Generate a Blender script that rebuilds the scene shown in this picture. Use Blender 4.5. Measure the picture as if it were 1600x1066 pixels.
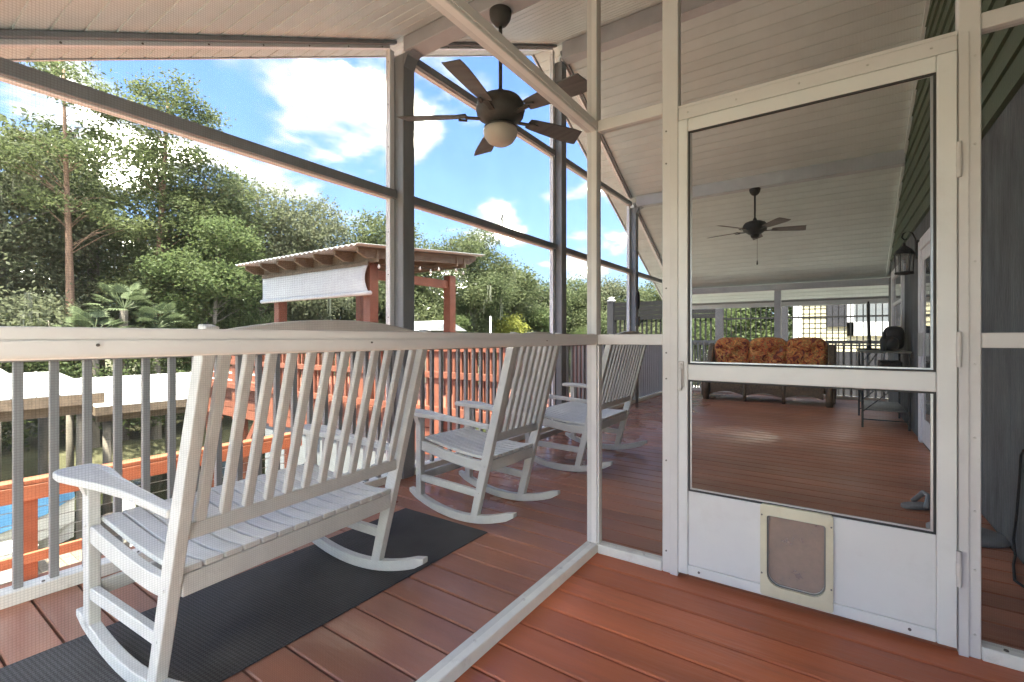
import bpy, math, random
import numpy as np
from mathutils import Vector, Matrix
random.seed(7)
rng = np.random.default_rng(11)
R = math.radians
sc = bpy.context.scene
for o in list(bpy.data.objects): bpy.data.objects.remove(o)
col = sc.collection

# ------------------------------------------------------------------ camera, sky, sun, exposure
cam_d = bpy.data.cameras.new('camera'); cam = bpy.data.objects.new('camera', cam_d); col.objects.link(cam)
cam_d.sensor_width = 36.0; cam_d.lens = 735.0 / 1600.0 * 36.0
cam_d.clip_start = 0.02; cam_d.clip_end = 3000
cam_d.shift_y = -(533.0 - 528.0) / 1600.0 * 1.0
CAM_Z = 1.09
cam.location = (0, 0, CAM_Z); cam.rotation_euler = (R(90), 0, R(34.49))
sc.camera = cam
sc.render.engine = 'CYCLES'
sc.cycles.max_bounces = 10; sc.cycles.diffuse_bounces = 6; sc.cycles.transparent_max_bounces = 24
sc.cycles.sample_clamp_indirect = 8
sc.view_settings.view_transform = 'Standard'; sc.view_settings.look = 'None'
sc.view_settings.gamma = 1.0; sc.view_settings.use_curve_mapping = False
sc.view_settings.exposure = 3.55
sc.view_settings.use_white_balance = True; sc.view_settings.white_balance_temperature = 7000; sc.view_settings.white_balance_tint = 1

SUN_TO = Vector((0.08, -0.36, 0.93)).normalized()
world = bpy.data.worlds.new('World'); sc.world = world; world.use_nodes = True
wn = world.node_tree.nodes; wl = world.node_tree.links; wn.clear()
def N(t, **k):
    n = wn.new(t)
    for a, b in k.items(): setattr(n, a, b)
    return n
w_out = N('ShaderNodeOutputWorld'); w_bg = N('ShaderNodeBackground'); w_bg.inputs['Strength'].default_value = 0.10
sky = N('ShaderNodeTexSky', sky_type='NISHITA'); sky.sun_disc = False
sky.sun_elevation = math.asin(SUN_TO.z); sky.sun_rotation = math.atan2(SUN_TO.x, SUN_TO.y)
sky.air_density = 1.0; sky.dust_density = 0.6; sky.ozone_density = 1.6
tc = N('ShaderNodeTexCoord'); sep = N('ShaderNodeSeparateXYZ'); wl.new(tc.outputs['Generated'], sep.inputs[0])
def M(op, a, b=None, clamp=False):
    n = N('ShaderNodeMath', operation=op); n.use_clamp = clamp
    for i, v in enumerate((a, b)):
        if v is None: continue
        if isinstance(v, (int, float)): n.inputs[i].default_value = v
        else: wl.new(v, n.inputs[i])
    return n.outputs[0]
zz = M('ADD', M('MAXIMUM', sep.outputs['Z'], 0.0), 0.22)
cmb = N('ShaderNodeCombineXYZ'); wl.new(M('DIVIDE', sep.outputs['X'], zz), cmb.inputs[0]); wl.new(M('DIVIDE', sep.outputs['Y'], zz), cmb.inputs[1])
cmb.inputs[2].default_value = 40.2
cn = N('ShaderNodeTexNoise'); cn.inputs['Scale'].default_value = 2.3; cn.inputs['Detail'].default_value = 9; cn.inputs['Roughness'].default_value = 0.52
cn.inputs['Distortion'].default_value = 0.15
wl.new(cmb.outputs[0], cn.inputs['Vector'])
cr = N('ShaderNodeValToRGB'); cr.color_ramp.elements[0].position = 0.485; cr.color_ramp.elements[1].position = 0.60
cr.color_ramp.interpolation = 'EASE'
wl.new(cn.outputs['Fac'], cr.inputs[0])
cn2 = N('ShaderNodeTexNoise'); cn2.inputs['Scale'].default_value = 3.1; cn2.inputs['Detail'].default_value = 5
wl.new(cmb.outputs[0], cn2.inputs['Vector'])
crc = N('ShaderNodeValToRGB'); ce = crc.color_ramp.elements
ce[0].position = 0.48; ce[0].color = (1.05, 1.15, 1.32, 1); ce[1].position = 0.645; ce[1].color = (48.0, 46.2, 43.0, 1)
e_ = ce.new(0.58); e_.color = (1.9, 1.92, 1.97, 1)
wl.new(M('ADD', M('MULTIPLY', cn.outputs['Fac'], 0.75), M('MULTIPLY', cn2.outputs['Fac'], 0.27)), crc.inputs[0])
hz = M('POWER', M('SUBTRACT', 1.0, M('MAXIMUM', sep.outputs['Z'], 0.0), True), 3.2)
hmix = N('ShaderNodeMixRGB'); hmix.inputs[2].default_value = (0.74, 0.98, 1.42, 1)
wl.new(M('MULTIPLY', hz, 0.95), hmix.inputs[0]); 
tint = N('ShaderNodeMixRGB', blend_type='MULTIPLY'); tint.inputs[0].default_value = 1; tint.inputs[2].default_value = (0.28, 0.37, 0.58, 1)
wl.new(sky.outputs[0], tint.inputs[1]); wl.new(tint.outputs[0], hmix.inputs[1])
mix = N('ShaderNodeMixRGB'); wl.new(cr.outputs[0], mix.inputs[0]); wl.new(hmix.outputs[0], mix.inputs[1]); wl.new(crc.outputs[0], mix.inputs[2])
wl.new(mix.outputs[0], w_bg.inputs['Color']); wl.new(w_bg.outputs[0], w_out.inputs[0])

sun_d = bpy.data.lights.new('sun', 'SUN'); sun_d.energy = 3.2; sun_d.angle = R(2); sun_d.color = (1, 0.94, 0.85)
sun = bpy.data.objects.new('sun', sun_d); col.objects.link(sun); sun.location = (20, -20, 40)
sun.rotation_euler = (-SUN_TO).to_track_quat('-Z', 'Y').to_euler()

# ------------------------------------------------------------------ materials
MATS = {}
def mat(name, c, rough=0.6, var=0.12, scale=6.0, bump=0.0, bscale=60.0, metal=0.0, objvar=0.0, stretch=(1, 1, 1), spec=0.5,
        c2=None, dirt=0.0, dirtc=(0.08, 0.06, 0.05), rvar=0.0, dscale=3.0):
    m = bpy.data.materials.new(name); m.use_nodes = True
    nt = m.node_tree; n = nt.nodes; l = nt.links; b = n['Principled BSDF']
    b.inputs['Metallic'].default_value = metal; b.inputs['Roughness'].default_value = rough
    b.inputs['Specular IOR Level'].default_value = spec
    t = n.new('ShaderNodeTexCoord'); mp = n.new('ShaderNodeMapping'); mp.inputs['Scale'].default_value = stretch
    l.new(t.outputs['Object'], mp.inputs[0])
    oi = n.new('ShaderNodeObjectInfo'); va = n.new('ShaderNodeVectorMath'); va.operation = 'ADD'
    cx = n.new('ShaderNodeMath'); cx.operation = 'MULTIPLY'; cx.inputs[1].default_value = 37.0; l.new(oi.outputs['Random'], cx.inputs[0])
    l.new(mp.outputs[0], va.inputs[0]); l.new(cx.outputs[0], va.inputs[1])
    nz = n.new('ShaderNodeTexNoise'); nz.inputs['Scale'].default_value = scale; nz.inputs['Detail'].default_value = 6; nz.inputs['Roughness'].default_value = 0.6
    l.new(va.outputs[0], nz.inputs['Vector'])
    rp = n.new('ShaderNodeValToRGB'); rp.color_ramp.elements[0].position = 0.28; rp.color_ramp.elements[1].position = 0.72
    if c2 is None:
        lo = [max(0, x * (1 - var)) for x in c]; hi = [min(1, x * (1 + var)) for x in c]
    else: lo, hi = c, c2
    rp.color_ramp.elements[0].color = (*lo, 1); rp.color_ramp.elements[1].color = (*hi, 1)
    l.new(nz.outputs['Fac'], rp.inputs[0]); out = rp.outputs[0]
    if objvar > 0:
        hs = n.new('ShaderNodeHueSaturation'); mr = n.new('ShaderNodeMapRange')
        mr.inputs['To Min'].default_value = 1 - objvar; mr.inputs['To Max'].default_value = 1 + objvar
        l.new(oi.outputs['Random'], mr.inputs[0]); l.new(mr.outputs[0], hs.inputs['Value']); l.new(out, hs.inputs['Color']); out = hs.outputs[0]
    if dirt > 0:
        dz = n.new('ShaderNodeTexNoise'); dz.inputs['Scale'].default_value = dscale; dz.inputs['Detail'].default_value = 9; dz.inputs['Roughness'].default_value = 0.7
        l.new(va.outputs[0], dz.inputs['Vector'])
        dr = n.new('ShaderNodeValToRGB'); dr.color_ramp.elements[0].position = 0.55; dr.color_ramp.elements[1].position = 0.8
        dr.color_ramp.elements[1].color = (dirt, dirt, dirt, 1)
        l.new(dz.outputs['Fac'], dr.inputs[0])
        dm = n.new('ShaderNodeMixRGB'); dm.inputs[2].default_value = (*dirtc, 1)
        l.new(dr.outputs[0], dm.inputs[0]); l.new(out, dm.inputs[1]); out = dm.outputs[0]
    l.new(out, b.inputs['Base Color'])
    if rvar > 0:
        rz = n.new('ShaderNodeTexNoise'); rz.inputs['Scale'].default_value = 1.3; rz.inputs['Detail'].default_value = 4
        ge = n.new('ShaderNodeNewGeometry'); l.new(ge.outputs['Position'], rz.inputs['Vector'])
        rr = n.new('ShaderNodeMapRange'); rr.inputs['From Min'].default_value = 0.3; rr.inputs['From Max'].default_value = 0.66
        rr.inputs['To Min'].default_value = max(0.05, rough - rvar); rr.inputs['To Max'].default_value = min(1, rough + rvar)
        l.new(rz.outputs['Fac'], rr.inputs[0]); l.new(rr.outputs[0], b.inputs['Roughness'])
    if bump > 0:
        bz = n.new('ShaderNodeTexNoise'); bz.inputs['Scale'].default_value = bscale; bz.inputs['Detail'].default_value = 4
        l.new(va.outputs[0], bz.inputs['Vector'])
        bp = n.new('ShaderNodeBump'); bp.inputs['Strength'].default_value = bump; bp.inputs['Distance'].default_value = 0.01
        l.new(bz.outputs['Fac'], bp.inputs['Height']); l.new(bp.outputs[0], b.inputs['Normal'])
    MATS[name] = m
    return m
def leafmat(name, c0, c1, trans=0.35):
    m = bpy.data.materials.new(name); m.use_nodes = True
    nt = m.node_tree; n = nt.nodes; l = nt.links; b = n['Principled BSDF']
    b.inputs['Roughness'].default_value = 0.55; b.inputs['Specular IOR Level'].default_value = 0.25
    g = n.new('ShaderNodeNewGeometry'); rp = n.new('ShaderNodeValToRGB')
    rp.color_ramp.elements[0].color = (*c0, 1); rp.color_ramp.elements[1].color = (*c1, 1)
    nz = n.new('ShaderNodeTexNoise'); nz.inputs['Scale'].default_value = 0.55; nz.inputs['Detail'].default_value = 3
    l.new(g.outputs['Position'], nz.inputs['Vector'])
    ad = n.new('ShaderNodeMath'); ad.operation = 'MULTIPLY_ADD'; ad.inputs[1].default_value = 0.45
    sb = n.new('ShaderNodeMapRange'); sb.inputs['From Min'].default_value = 0.3; sb.inputs['From Max'].default_value = 0.7; sb.inputs['To Max'].default_value = 0.6
    l.new(nz.outputs['Fac'], sb.inputs[0]); l.new(g.outputs['Random Per Island'], ad.inputs[0]); l.new(sb.outputs[0], ad.inputs[2])
    l.new(ad.outputs[0], rp.inputs[0]); l.new(rp.outputs[0], b.inputs['Base Color'])
    tr = n.new('ShaderNodeBsdfTranslucent'); l.new(rp.outputs[0], tr.inputs[0])
    mx = n.new('ShaderNodeMixShader'); mx.inputs[0].default_value = trans
    l.new(b.outputs[0], mx.inputs[1]); l.new(tr.outputs[0], mx.inputs[2]); l.new(mx.outputs[0], n['Material Output'].inputs[0])
    MATS[name] = m
mat('alu', (0.71, 0.68, 0.64), 0.42, 0.05, 5, 0.04, 90, dirt=0.14, dirtc=(0.42, 0.36, 0.29), dscale=6)
mat('alu_outer', (0.76, 0.77, 0.77), 0.45, 0.06, 6, 0.04, 80, dirt=0.25, dirtc=(0.3, 0.28, 0.26))
mat('track', (0.76, 0.745, 0.675), 0.5, 0.06, 8, 0.06, 70, dirt=0.55, dirtc=(0.32, 0.27, 0.22), dscale=9)
mat('doorpaint', (0.79, 0.78, 0.735), 0.35, 0.04, 3, 0.03, 90, dirt=0.28, dirtc=(0.52, 0.47, 0.40), dscale=4)
mat('postgray', (0.22, 0.235, 0.25), 0.65, 0.12, 8, 0.25, 50, stretch=(1, 1, .15), dirt=0.2, dirtc=(0.12, .11, .1))
mat('beamgray', (0.44, 0.45, 0.46), 0.65, 0.10, 5, 0.2, 50)
mat('baluster', (0.25, 0.255, 0.255), 0.45, 0.06, 9, 0.05, 90)
mat('soffit', (0.62, 0.685, 0.66), 0.55, 0.06, 3, 0.12, 220, objvar=0.03, dirt=0.12, dirtc=(0.35, .3, .25))
mat('bouncewood', (0.19, 0.18, 0.17), 0.75, 0.25, 3.0, 0.25, 26, objvar=0.14, stretch=(0.18, 1.6, 1))
mat('bounceconcrete', (0.34, 0.33, 0.31), 0.85, 0.1, 2)
mat('roofing', (0.25, 0.25, 0.25), 0.8)
mat('deck', (0.35, 0.142, 0.080), 0.40, 0.22, 3.0, 0.25, 26, objvar=0.16, stretch=(0.18, 1.6, 1), dirt=0.35, dirtc=(0.17, 0.085, 0.065), rvar=0.12, dscale=2.2)
mat('deckorange', (0.46, 0.128, 0.052), 0.40, 0.22, 3.0, 0.3, 26, objvar=0.16, stretch=(0.2, 1.6, 1), dirt=0.75, dirtc=(0.22, 0.085, 0.05), rvar=0.16, dscale=3.5)
mat('chairpaint', (0.61, 0.605, 0.565), 0.6, 0.08, 10, 0.3, 55, stretch=(1, 1, 1), dirt=0.45, dirtc=(0.42, 0.40, 0.36), dscale=11)
mat('screw', (0.16, 0.14, 0.12), 0.5, metal=0.5)
mat('screwlight', (0.6, 0.57, 0.52), 0.4, metal=0.3)
mat('hardware', (0.66, 0.62, 0.57), 0.4)
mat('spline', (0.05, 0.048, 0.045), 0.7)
mat('petframe', (0.72, 0.66, 0.47), 0.45, 0.08, 9, dirt=0.3, dirtc=(0.55, .45, .28), dscale=12)
mat('bronze', (0.045, 0.045, 0.040), 0.6, 0.5, 14, 0.2, 60, metal=0.2, c2=(0.10, 0.095, 0.085))
mat('black', (0.010, 0.010, 0.010), 0.6)
mat('blade', (0.11, 0.11, 0.104), 0.55, 0.35, 6, 0.15, 60, stretch=(0.3, 5, 1))
mat('bladedark', (0.07, 0.05, 0.04), 0.5, 0.3, 6)
mat('bowl', (0.52, 0.48, 0.40), 0.35, 0.08, 4)
mat('stucco', (0.10, 0.108, 0.112), 0.85, 0.4, 7, 1.0, 38, stretch=(1, 1, 0.35), dirt=0.9, dirtc=(0.04, .043, .046), dscale=8)
mat('siding', (0.070, 0.098, 0.055), 0.65, 0.12, 5, 0.1, 50, stretch=(1, .2, 1))
mat('trimwhite', (0.72, 0.72, 0.74), 0.45, 0.04)
mat('wicker', (0.13, 0.088, 0.05), 0.6, 0.4, 40, 0.8, 90, stretch=(1, 1, 1))
mat('ironpaint', (0.03, 0.032, 0.03), 0.5, 0.3, 20)
mat('shelf', (0.16, 0.16, 0.14), 0.5, 0.2)
mat('matrubber', (0.075, 0.075, 0.075), 0.85, 0.25, 3, 0, 0, spec=0.15)
mat('redstain', (0.20, 0.070, 0.042), 0.6, 0.2, 6, 0.2, 40, objvar=0.10, stretch=(1, 1, 1))
mat('orangestain', (0.27, 0.098, 0.050), 0.55, 0.2, 5, 0.2, 40, objvar=0.06)
mat('rawwood', (0.17, 0.125, 0.088), 0.7, 0.3, 8, 0.2, 40, objvar=0.12)
mat('graywood', (0.13, 0.115, 0.095), 0.8, 0.3, 8, 0.3, 30, objvar=0.15, stretch=(1, 1, .3))
mat('tin', (0.40, 0.405, 0.41), 0.4, 0.06, 2, metal=0.1, dirt=0.2, dirtc=(.5, .5, .48))
mat('canvas', (0.56, 0.56, 0.56), 0.8, 0.06, 6, 0.2, 40)
mat('bluecover', (0.10, 0.30, 0.50), 0.6, 0.15, 3, 0.2, 10)
mat('hull', (0.8, 0.8, 0.78), 0.25, 0.05)
mat('bark', (0.20, 0.125, 0.09), 0.9, 0.35, 6, 0.8, 12, stretch=(1, 1, .25))
mat('barkgray', (0.16, 0.14, 0.12), 0.9, 0.35, 6, 0.8, 12, stretch=(1, 1, .25))
mat('grass', (0.045, 0.050, 0.022), 0.95, 0.4, 0.6, 0.4, 8, c2=(0.10, 0.095, 0.05))
mat('yellowsiding', (0.34, 0.31, 0.205), 0.6, 0.05)
mat('fenceblack', (0.012, 0.012, 0.013), 0.7, 0.2, spec=0.1)
mat('fencegray', (0.030, 0.030, 0.035), 0.7, 0.15, spec=0.1)
mat('moss', (0.15, 0.16, 0.115), 0.9, 0.2)
mat('shoe', (0.22, 0.23, 0.24), 0.6, 0.2)
mat('silver', (0.5, 0.5, 0.5), 0.35, metal=0.8)
mat('skirt', (0.16, 0.17, 0.18), 0.8)
mat('whitehouse', (0.75, 0.75, 0.72), 0.6)
mat('brickred', (0.30, 0.10, 0.07), 0.8)
leafmat('leaf_pine', (0.081, 0.109, 0.047), (0.138, 0.161, 0.072), .58)
leafmat('leaf_oak', (0.085, 0.113, 0.055), (0.138, 0.158, 0.080), .58)
leafmat('leaf_bright', (0.077, 0.116, 0.048), (0.134, 0.165, 0.070), .58)
leafmat('leaf_gray', (0.115, 0.133, 0.084), (0.163, 0.177, 0.110), .58)
leafmat('leaf_yellow', (0.14, 0.17, 0.03), (0.36, 0.36, 0.09))
leafmat('leaf_palm', (0.060, 0.085, 0.045), (0.15, 0.185, 0.10))
# rain blown in over the railing: the boards along the outer edge are wet
nt = MATS['deck'].node_tree; b = nt.nodes['Principled BSDF']; old = b.inputs['Roughness'].links[0].from_socket
ge = nt.nodes.new('ShaderNodeNewGeometry'); sx = nt.nodes.new('ShaderNodeSeparateXYZ'); nt.links.new(ge.outputs['Position'], sx.inputs[0])
def mrng(src, a0, a1, b0, b1):
    q = nt.nodes.new('ShaderNodeMapRange'); q.interpolation_type = 'SMOOTHSTEP'
    for k_, v_ in zip(('From Min', 'From Max', 'To Min', 'To Max'), (a0, a1, b0, b1)): q.inputs[k_].default_value = v_
    nt.links.new(src, q.inputs[0]); return q.outputs[0]
def mul(p_, q_):
    n_ = nt.nodes.new('ShaderNodeMath'); n_.operation = 'MULTIPLY'; nt.links.new(p_, n_.inputs[0]); nt.links.new(q_, n_.inputs[1]); return n_.outputs[0]
wz = nt.nodes.new('ShaderNodeTexNoise'); wz.inputs['Scale'].default_value = 2.4; wz.inputs['Detail'].default_value = 5; nt.links.new(ge.outputs['Position'], wz.inputs['Vector'])
wet = mul(mul(mrng(sx.outputs[0], -2.35, -1.25, 1.0, 0.0), mrng(sx.outputs[1], 1.7, 2.7, 0.0, 1.0)), mrng(wz.outputs['Fac'], .36, .54, .1, 1.0))
rm = nt.nodes.new('ShaderNodeMix'); rm.inputs[3].default_value = 0.07; nt.links.new(wet, rm.inputs[0]); nt.links.new(old, rm.inputs[2]); nt.links.new(rm.outputs[0], b.inputs['Roughness'])
# rubber mat weave: bump, with its relief shading also put into the colour
def matnodes(name): return MATS[name].node_tree
nt = matnodes('matrubber'); b = nt.nodes['Principled BSDF']
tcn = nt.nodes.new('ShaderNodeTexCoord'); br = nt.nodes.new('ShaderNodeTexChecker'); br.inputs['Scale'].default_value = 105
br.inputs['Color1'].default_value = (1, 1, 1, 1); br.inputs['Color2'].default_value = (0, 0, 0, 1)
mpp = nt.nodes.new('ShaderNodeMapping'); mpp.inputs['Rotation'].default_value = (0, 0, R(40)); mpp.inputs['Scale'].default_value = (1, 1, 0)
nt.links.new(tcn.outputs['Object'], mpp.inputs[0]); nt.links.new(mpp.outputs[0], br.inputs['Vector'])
bpn = nt.nodes.new('ShaderNodeBump'); bpn.inputs['Strength'].default_value = 1.0; bpn.inputs['Distance'].default_value = 0.012
nt.links.new(br.outputs['Color'], bpn.inputs['Height'])
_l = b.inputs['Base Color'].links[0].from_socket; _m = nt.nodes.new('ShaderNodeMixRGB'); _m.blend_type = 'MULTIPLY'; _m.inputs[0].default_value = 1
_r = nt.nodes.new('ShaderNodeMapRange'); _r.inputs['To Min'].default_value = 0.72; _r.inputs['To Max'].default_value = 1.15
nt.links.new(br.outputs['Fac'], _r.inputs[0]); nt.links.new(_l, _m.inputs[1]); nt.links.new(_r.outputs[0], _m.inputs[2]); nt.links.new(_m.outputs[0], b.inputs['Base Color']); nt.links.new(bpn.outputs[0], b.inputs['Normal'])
# floral upholstery
m = bpy.data.materials.new('floral'); m.use_nodes = True; MATS['floral'] = m
nt = m.node_tree; b = nt.nodes['Principled BSDF']; b.inputs['Roughness'].default_value = 0.85
tcn = nt.nodes.new('ShaderNodeTexCoord'); vz = nt.nodes.new('ShaderNodeTexNoise'); vz.inputs['Scale'].default_value = 11; vz.inputs['Detail'].default_value = 5; vz.inputs['Distortion'].default_value = 1.5
nt.links.new(tcn.outputs['Object'], vz.inputs['Vector']); rp = nt.nodes.new('ShaderNodeValToRGB')
el = rp.color_ramp.elements; el[0].position = 0.33; el[0].color = (0.10, 0.02, 0.012, 1); el[1].position = 0.75; el[1].color = (0.62, 0.33, 0.13, 1)
for p, c in ((0.42, (0.20, 0.04, 0.02, 1)), (0.49, (0.60, 0.16, 0.04, 1)), (0.55, (0.16, 0.15, 0.045, 1)), (0.62, (0.70, 0.27, 0.07, 1))):
    e = el.new(p); e.color = c
nt.links.new(vz.outputs['Fac'], rp.inputs[0])
_g = nt.nodes.new('ShaderNodeHueSaturation'); _g.inputs['Value'].default_value = 1.2; nt.links.new(rp.outputs[0], _g.inputs['Color']); nt.links.new(_g.outputs[0], b.inputs['Base Color'])
# insect screen: a see-through woven sheet
def screenmat(name, c, op):
    m = bpy.data.materials.new(name); m.use_nodes = True; MATS[name] = m
    nt = m.node_tree; n = nt.nodes; b = n['Principled BSDF']; b.inputs['Base Color'].default_value = (*c, 1); b.inputs['Roughness'].default_value = 0.8
    t = n.new('ShaderNodeBsdfTransparent'); mx = n.new('ShaderNodeMixShader')
    nz = n.new('ShaderNodeTexNoise'); nz.inputs['Scale'].default_value = 2.5; nz.inputs['Detail'].default_value = 8; nz.inputs['Roughness'].default_value = 0.75
    tc_ = n.new('ShaderNodeTexCoord'); nt.links.new(tc_.outputs['Object'], nz.inputs['Vector'])
    mr = n.new('ShaderNodeMapRange'); mr.inputs['From Min'].default_value = 0.35; mr.inputs['From Max'].default_value = 0.7; mr.inputs['To Min'].default_value = op * .8; mr.inputs['To Max'].default_value = op * 1.4
    nt.links.new(nz.outputs['Fac'], mr.inputs[0])
    if name == 'mesh':
        sp = n.new('ShaderNodeSeparateXYZ'); nt.links.new(tc_.outputs['Object'], sp.inputs[0])
        def mt(o, a, b_=None):
            q = n.new('ShaderNodeMath'); q.operation = o
            for k_, v_ in enumerate((a, b_)):
                if isinstance(v_, float): q.inputs[k_].default_value = v_
                elif v_ is not None: nt.links.new(v_, q.inputs[k_])
            return q.outputs[0]
        h_ = mt('ADD', sp.outputs[0], sp.outputs[1]); P_ = 1 / .0042
        l1 = mt('LESS_THAN', mt('FRACT', mt('MULTIPLY', h_, P_), None), .2); l2 = mt('LESS_THAN', mt('FRACT', mt('MULTIPLY', sp.outputs[2], P_), None), .2)
        w_ = mt('MULTIPLY_ADD', mt('MAXIMUM', l1, l2), 1.25); w_.node.inputs[2].default_value = .5
        nt.links.new(mt('MULTIPLY', mr.outputs[0], w_), mx.inputs[0])
    else: nt.links.new(mr.outputs[0], mx.inputs[0])
    nt.links.new(t.outputs[0], mx.inputs[1]); nt.links.new(b.outputs[0], mx.inputs[2]); nt.links.new(mx.outputs[0], n['Material Output'].inputs[0])
screenmat('mesh', (0.055, 0.053, 0.05), 0.15)
screenmat('petflap', (0.46, 0.33, 0.25), 0.5)
# glass and water
m = bpy.data.materials.new('glass'); m.use_nodes = True; MATS['glass'] = m
b = m.node_tree.nodes['Principled BSDF']; b.inputs['Base Color'].default_value = (0.10, 0.11, 0.12, 1); b.inputs['Roughness'].default_value = 0.04
m = bpy.data.materials.new('clearglass'); m.use_nodes = True; MATS['clearglass'] = m
n = m.node_tree.nodes; b = n['Principled BSDF']; b.inputs['Base Color'].default_value = (.4, .4, .38, 1); b.inputs['Roughness'].default_value = 0.05
t = n.new('ShaderNodeBsdfTransparent'); mx = n.new('ShaderNodeMixShader'); mx.inputs[0].default_value = 0.35
m.node_tree.links.new(t.outputs[0], mx.inputs[1]); m.node_tree.links.new(b.outputs[0], mx.inputs[2]); m.node_tree.links.new(mx.outputs[0], n['Material Output'].inputs[0])
m = bpy.data.materials.new('water'); m.use_nodes = True; MATS['water'] = m
nt = m.node_tree; b = nt.nodes['Principled BSDF']; b.inputs['Base Color'].default_value = (0.035, 0.040, 0.018, 1); b.inputs['Roughness'].default_value = 0.08
nz = nt.nodes.new('ShaderNodeTexNoise'); nz.inputs['Scale'].default_value = 2.2; nz.inputs['Detail'].default_value = 4
tcn = nt.nodes.new('ShaderNodeTexCoord'); nt.links.new(tcn.outputs['Object'], nz.inputs['Vector'])
bpn = nt.nodes.new('ShaderNodeBump'); bpn.inputs['Strength'].default_value = 0.25; bpn.inputs['Distance'].default_value = 0.05
nt.links.new(nz.outputs['Fac'], bpn.inputs['Height']); nt.links.new(bpn.outputs[0], b.inputs['Normal'])

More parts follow.
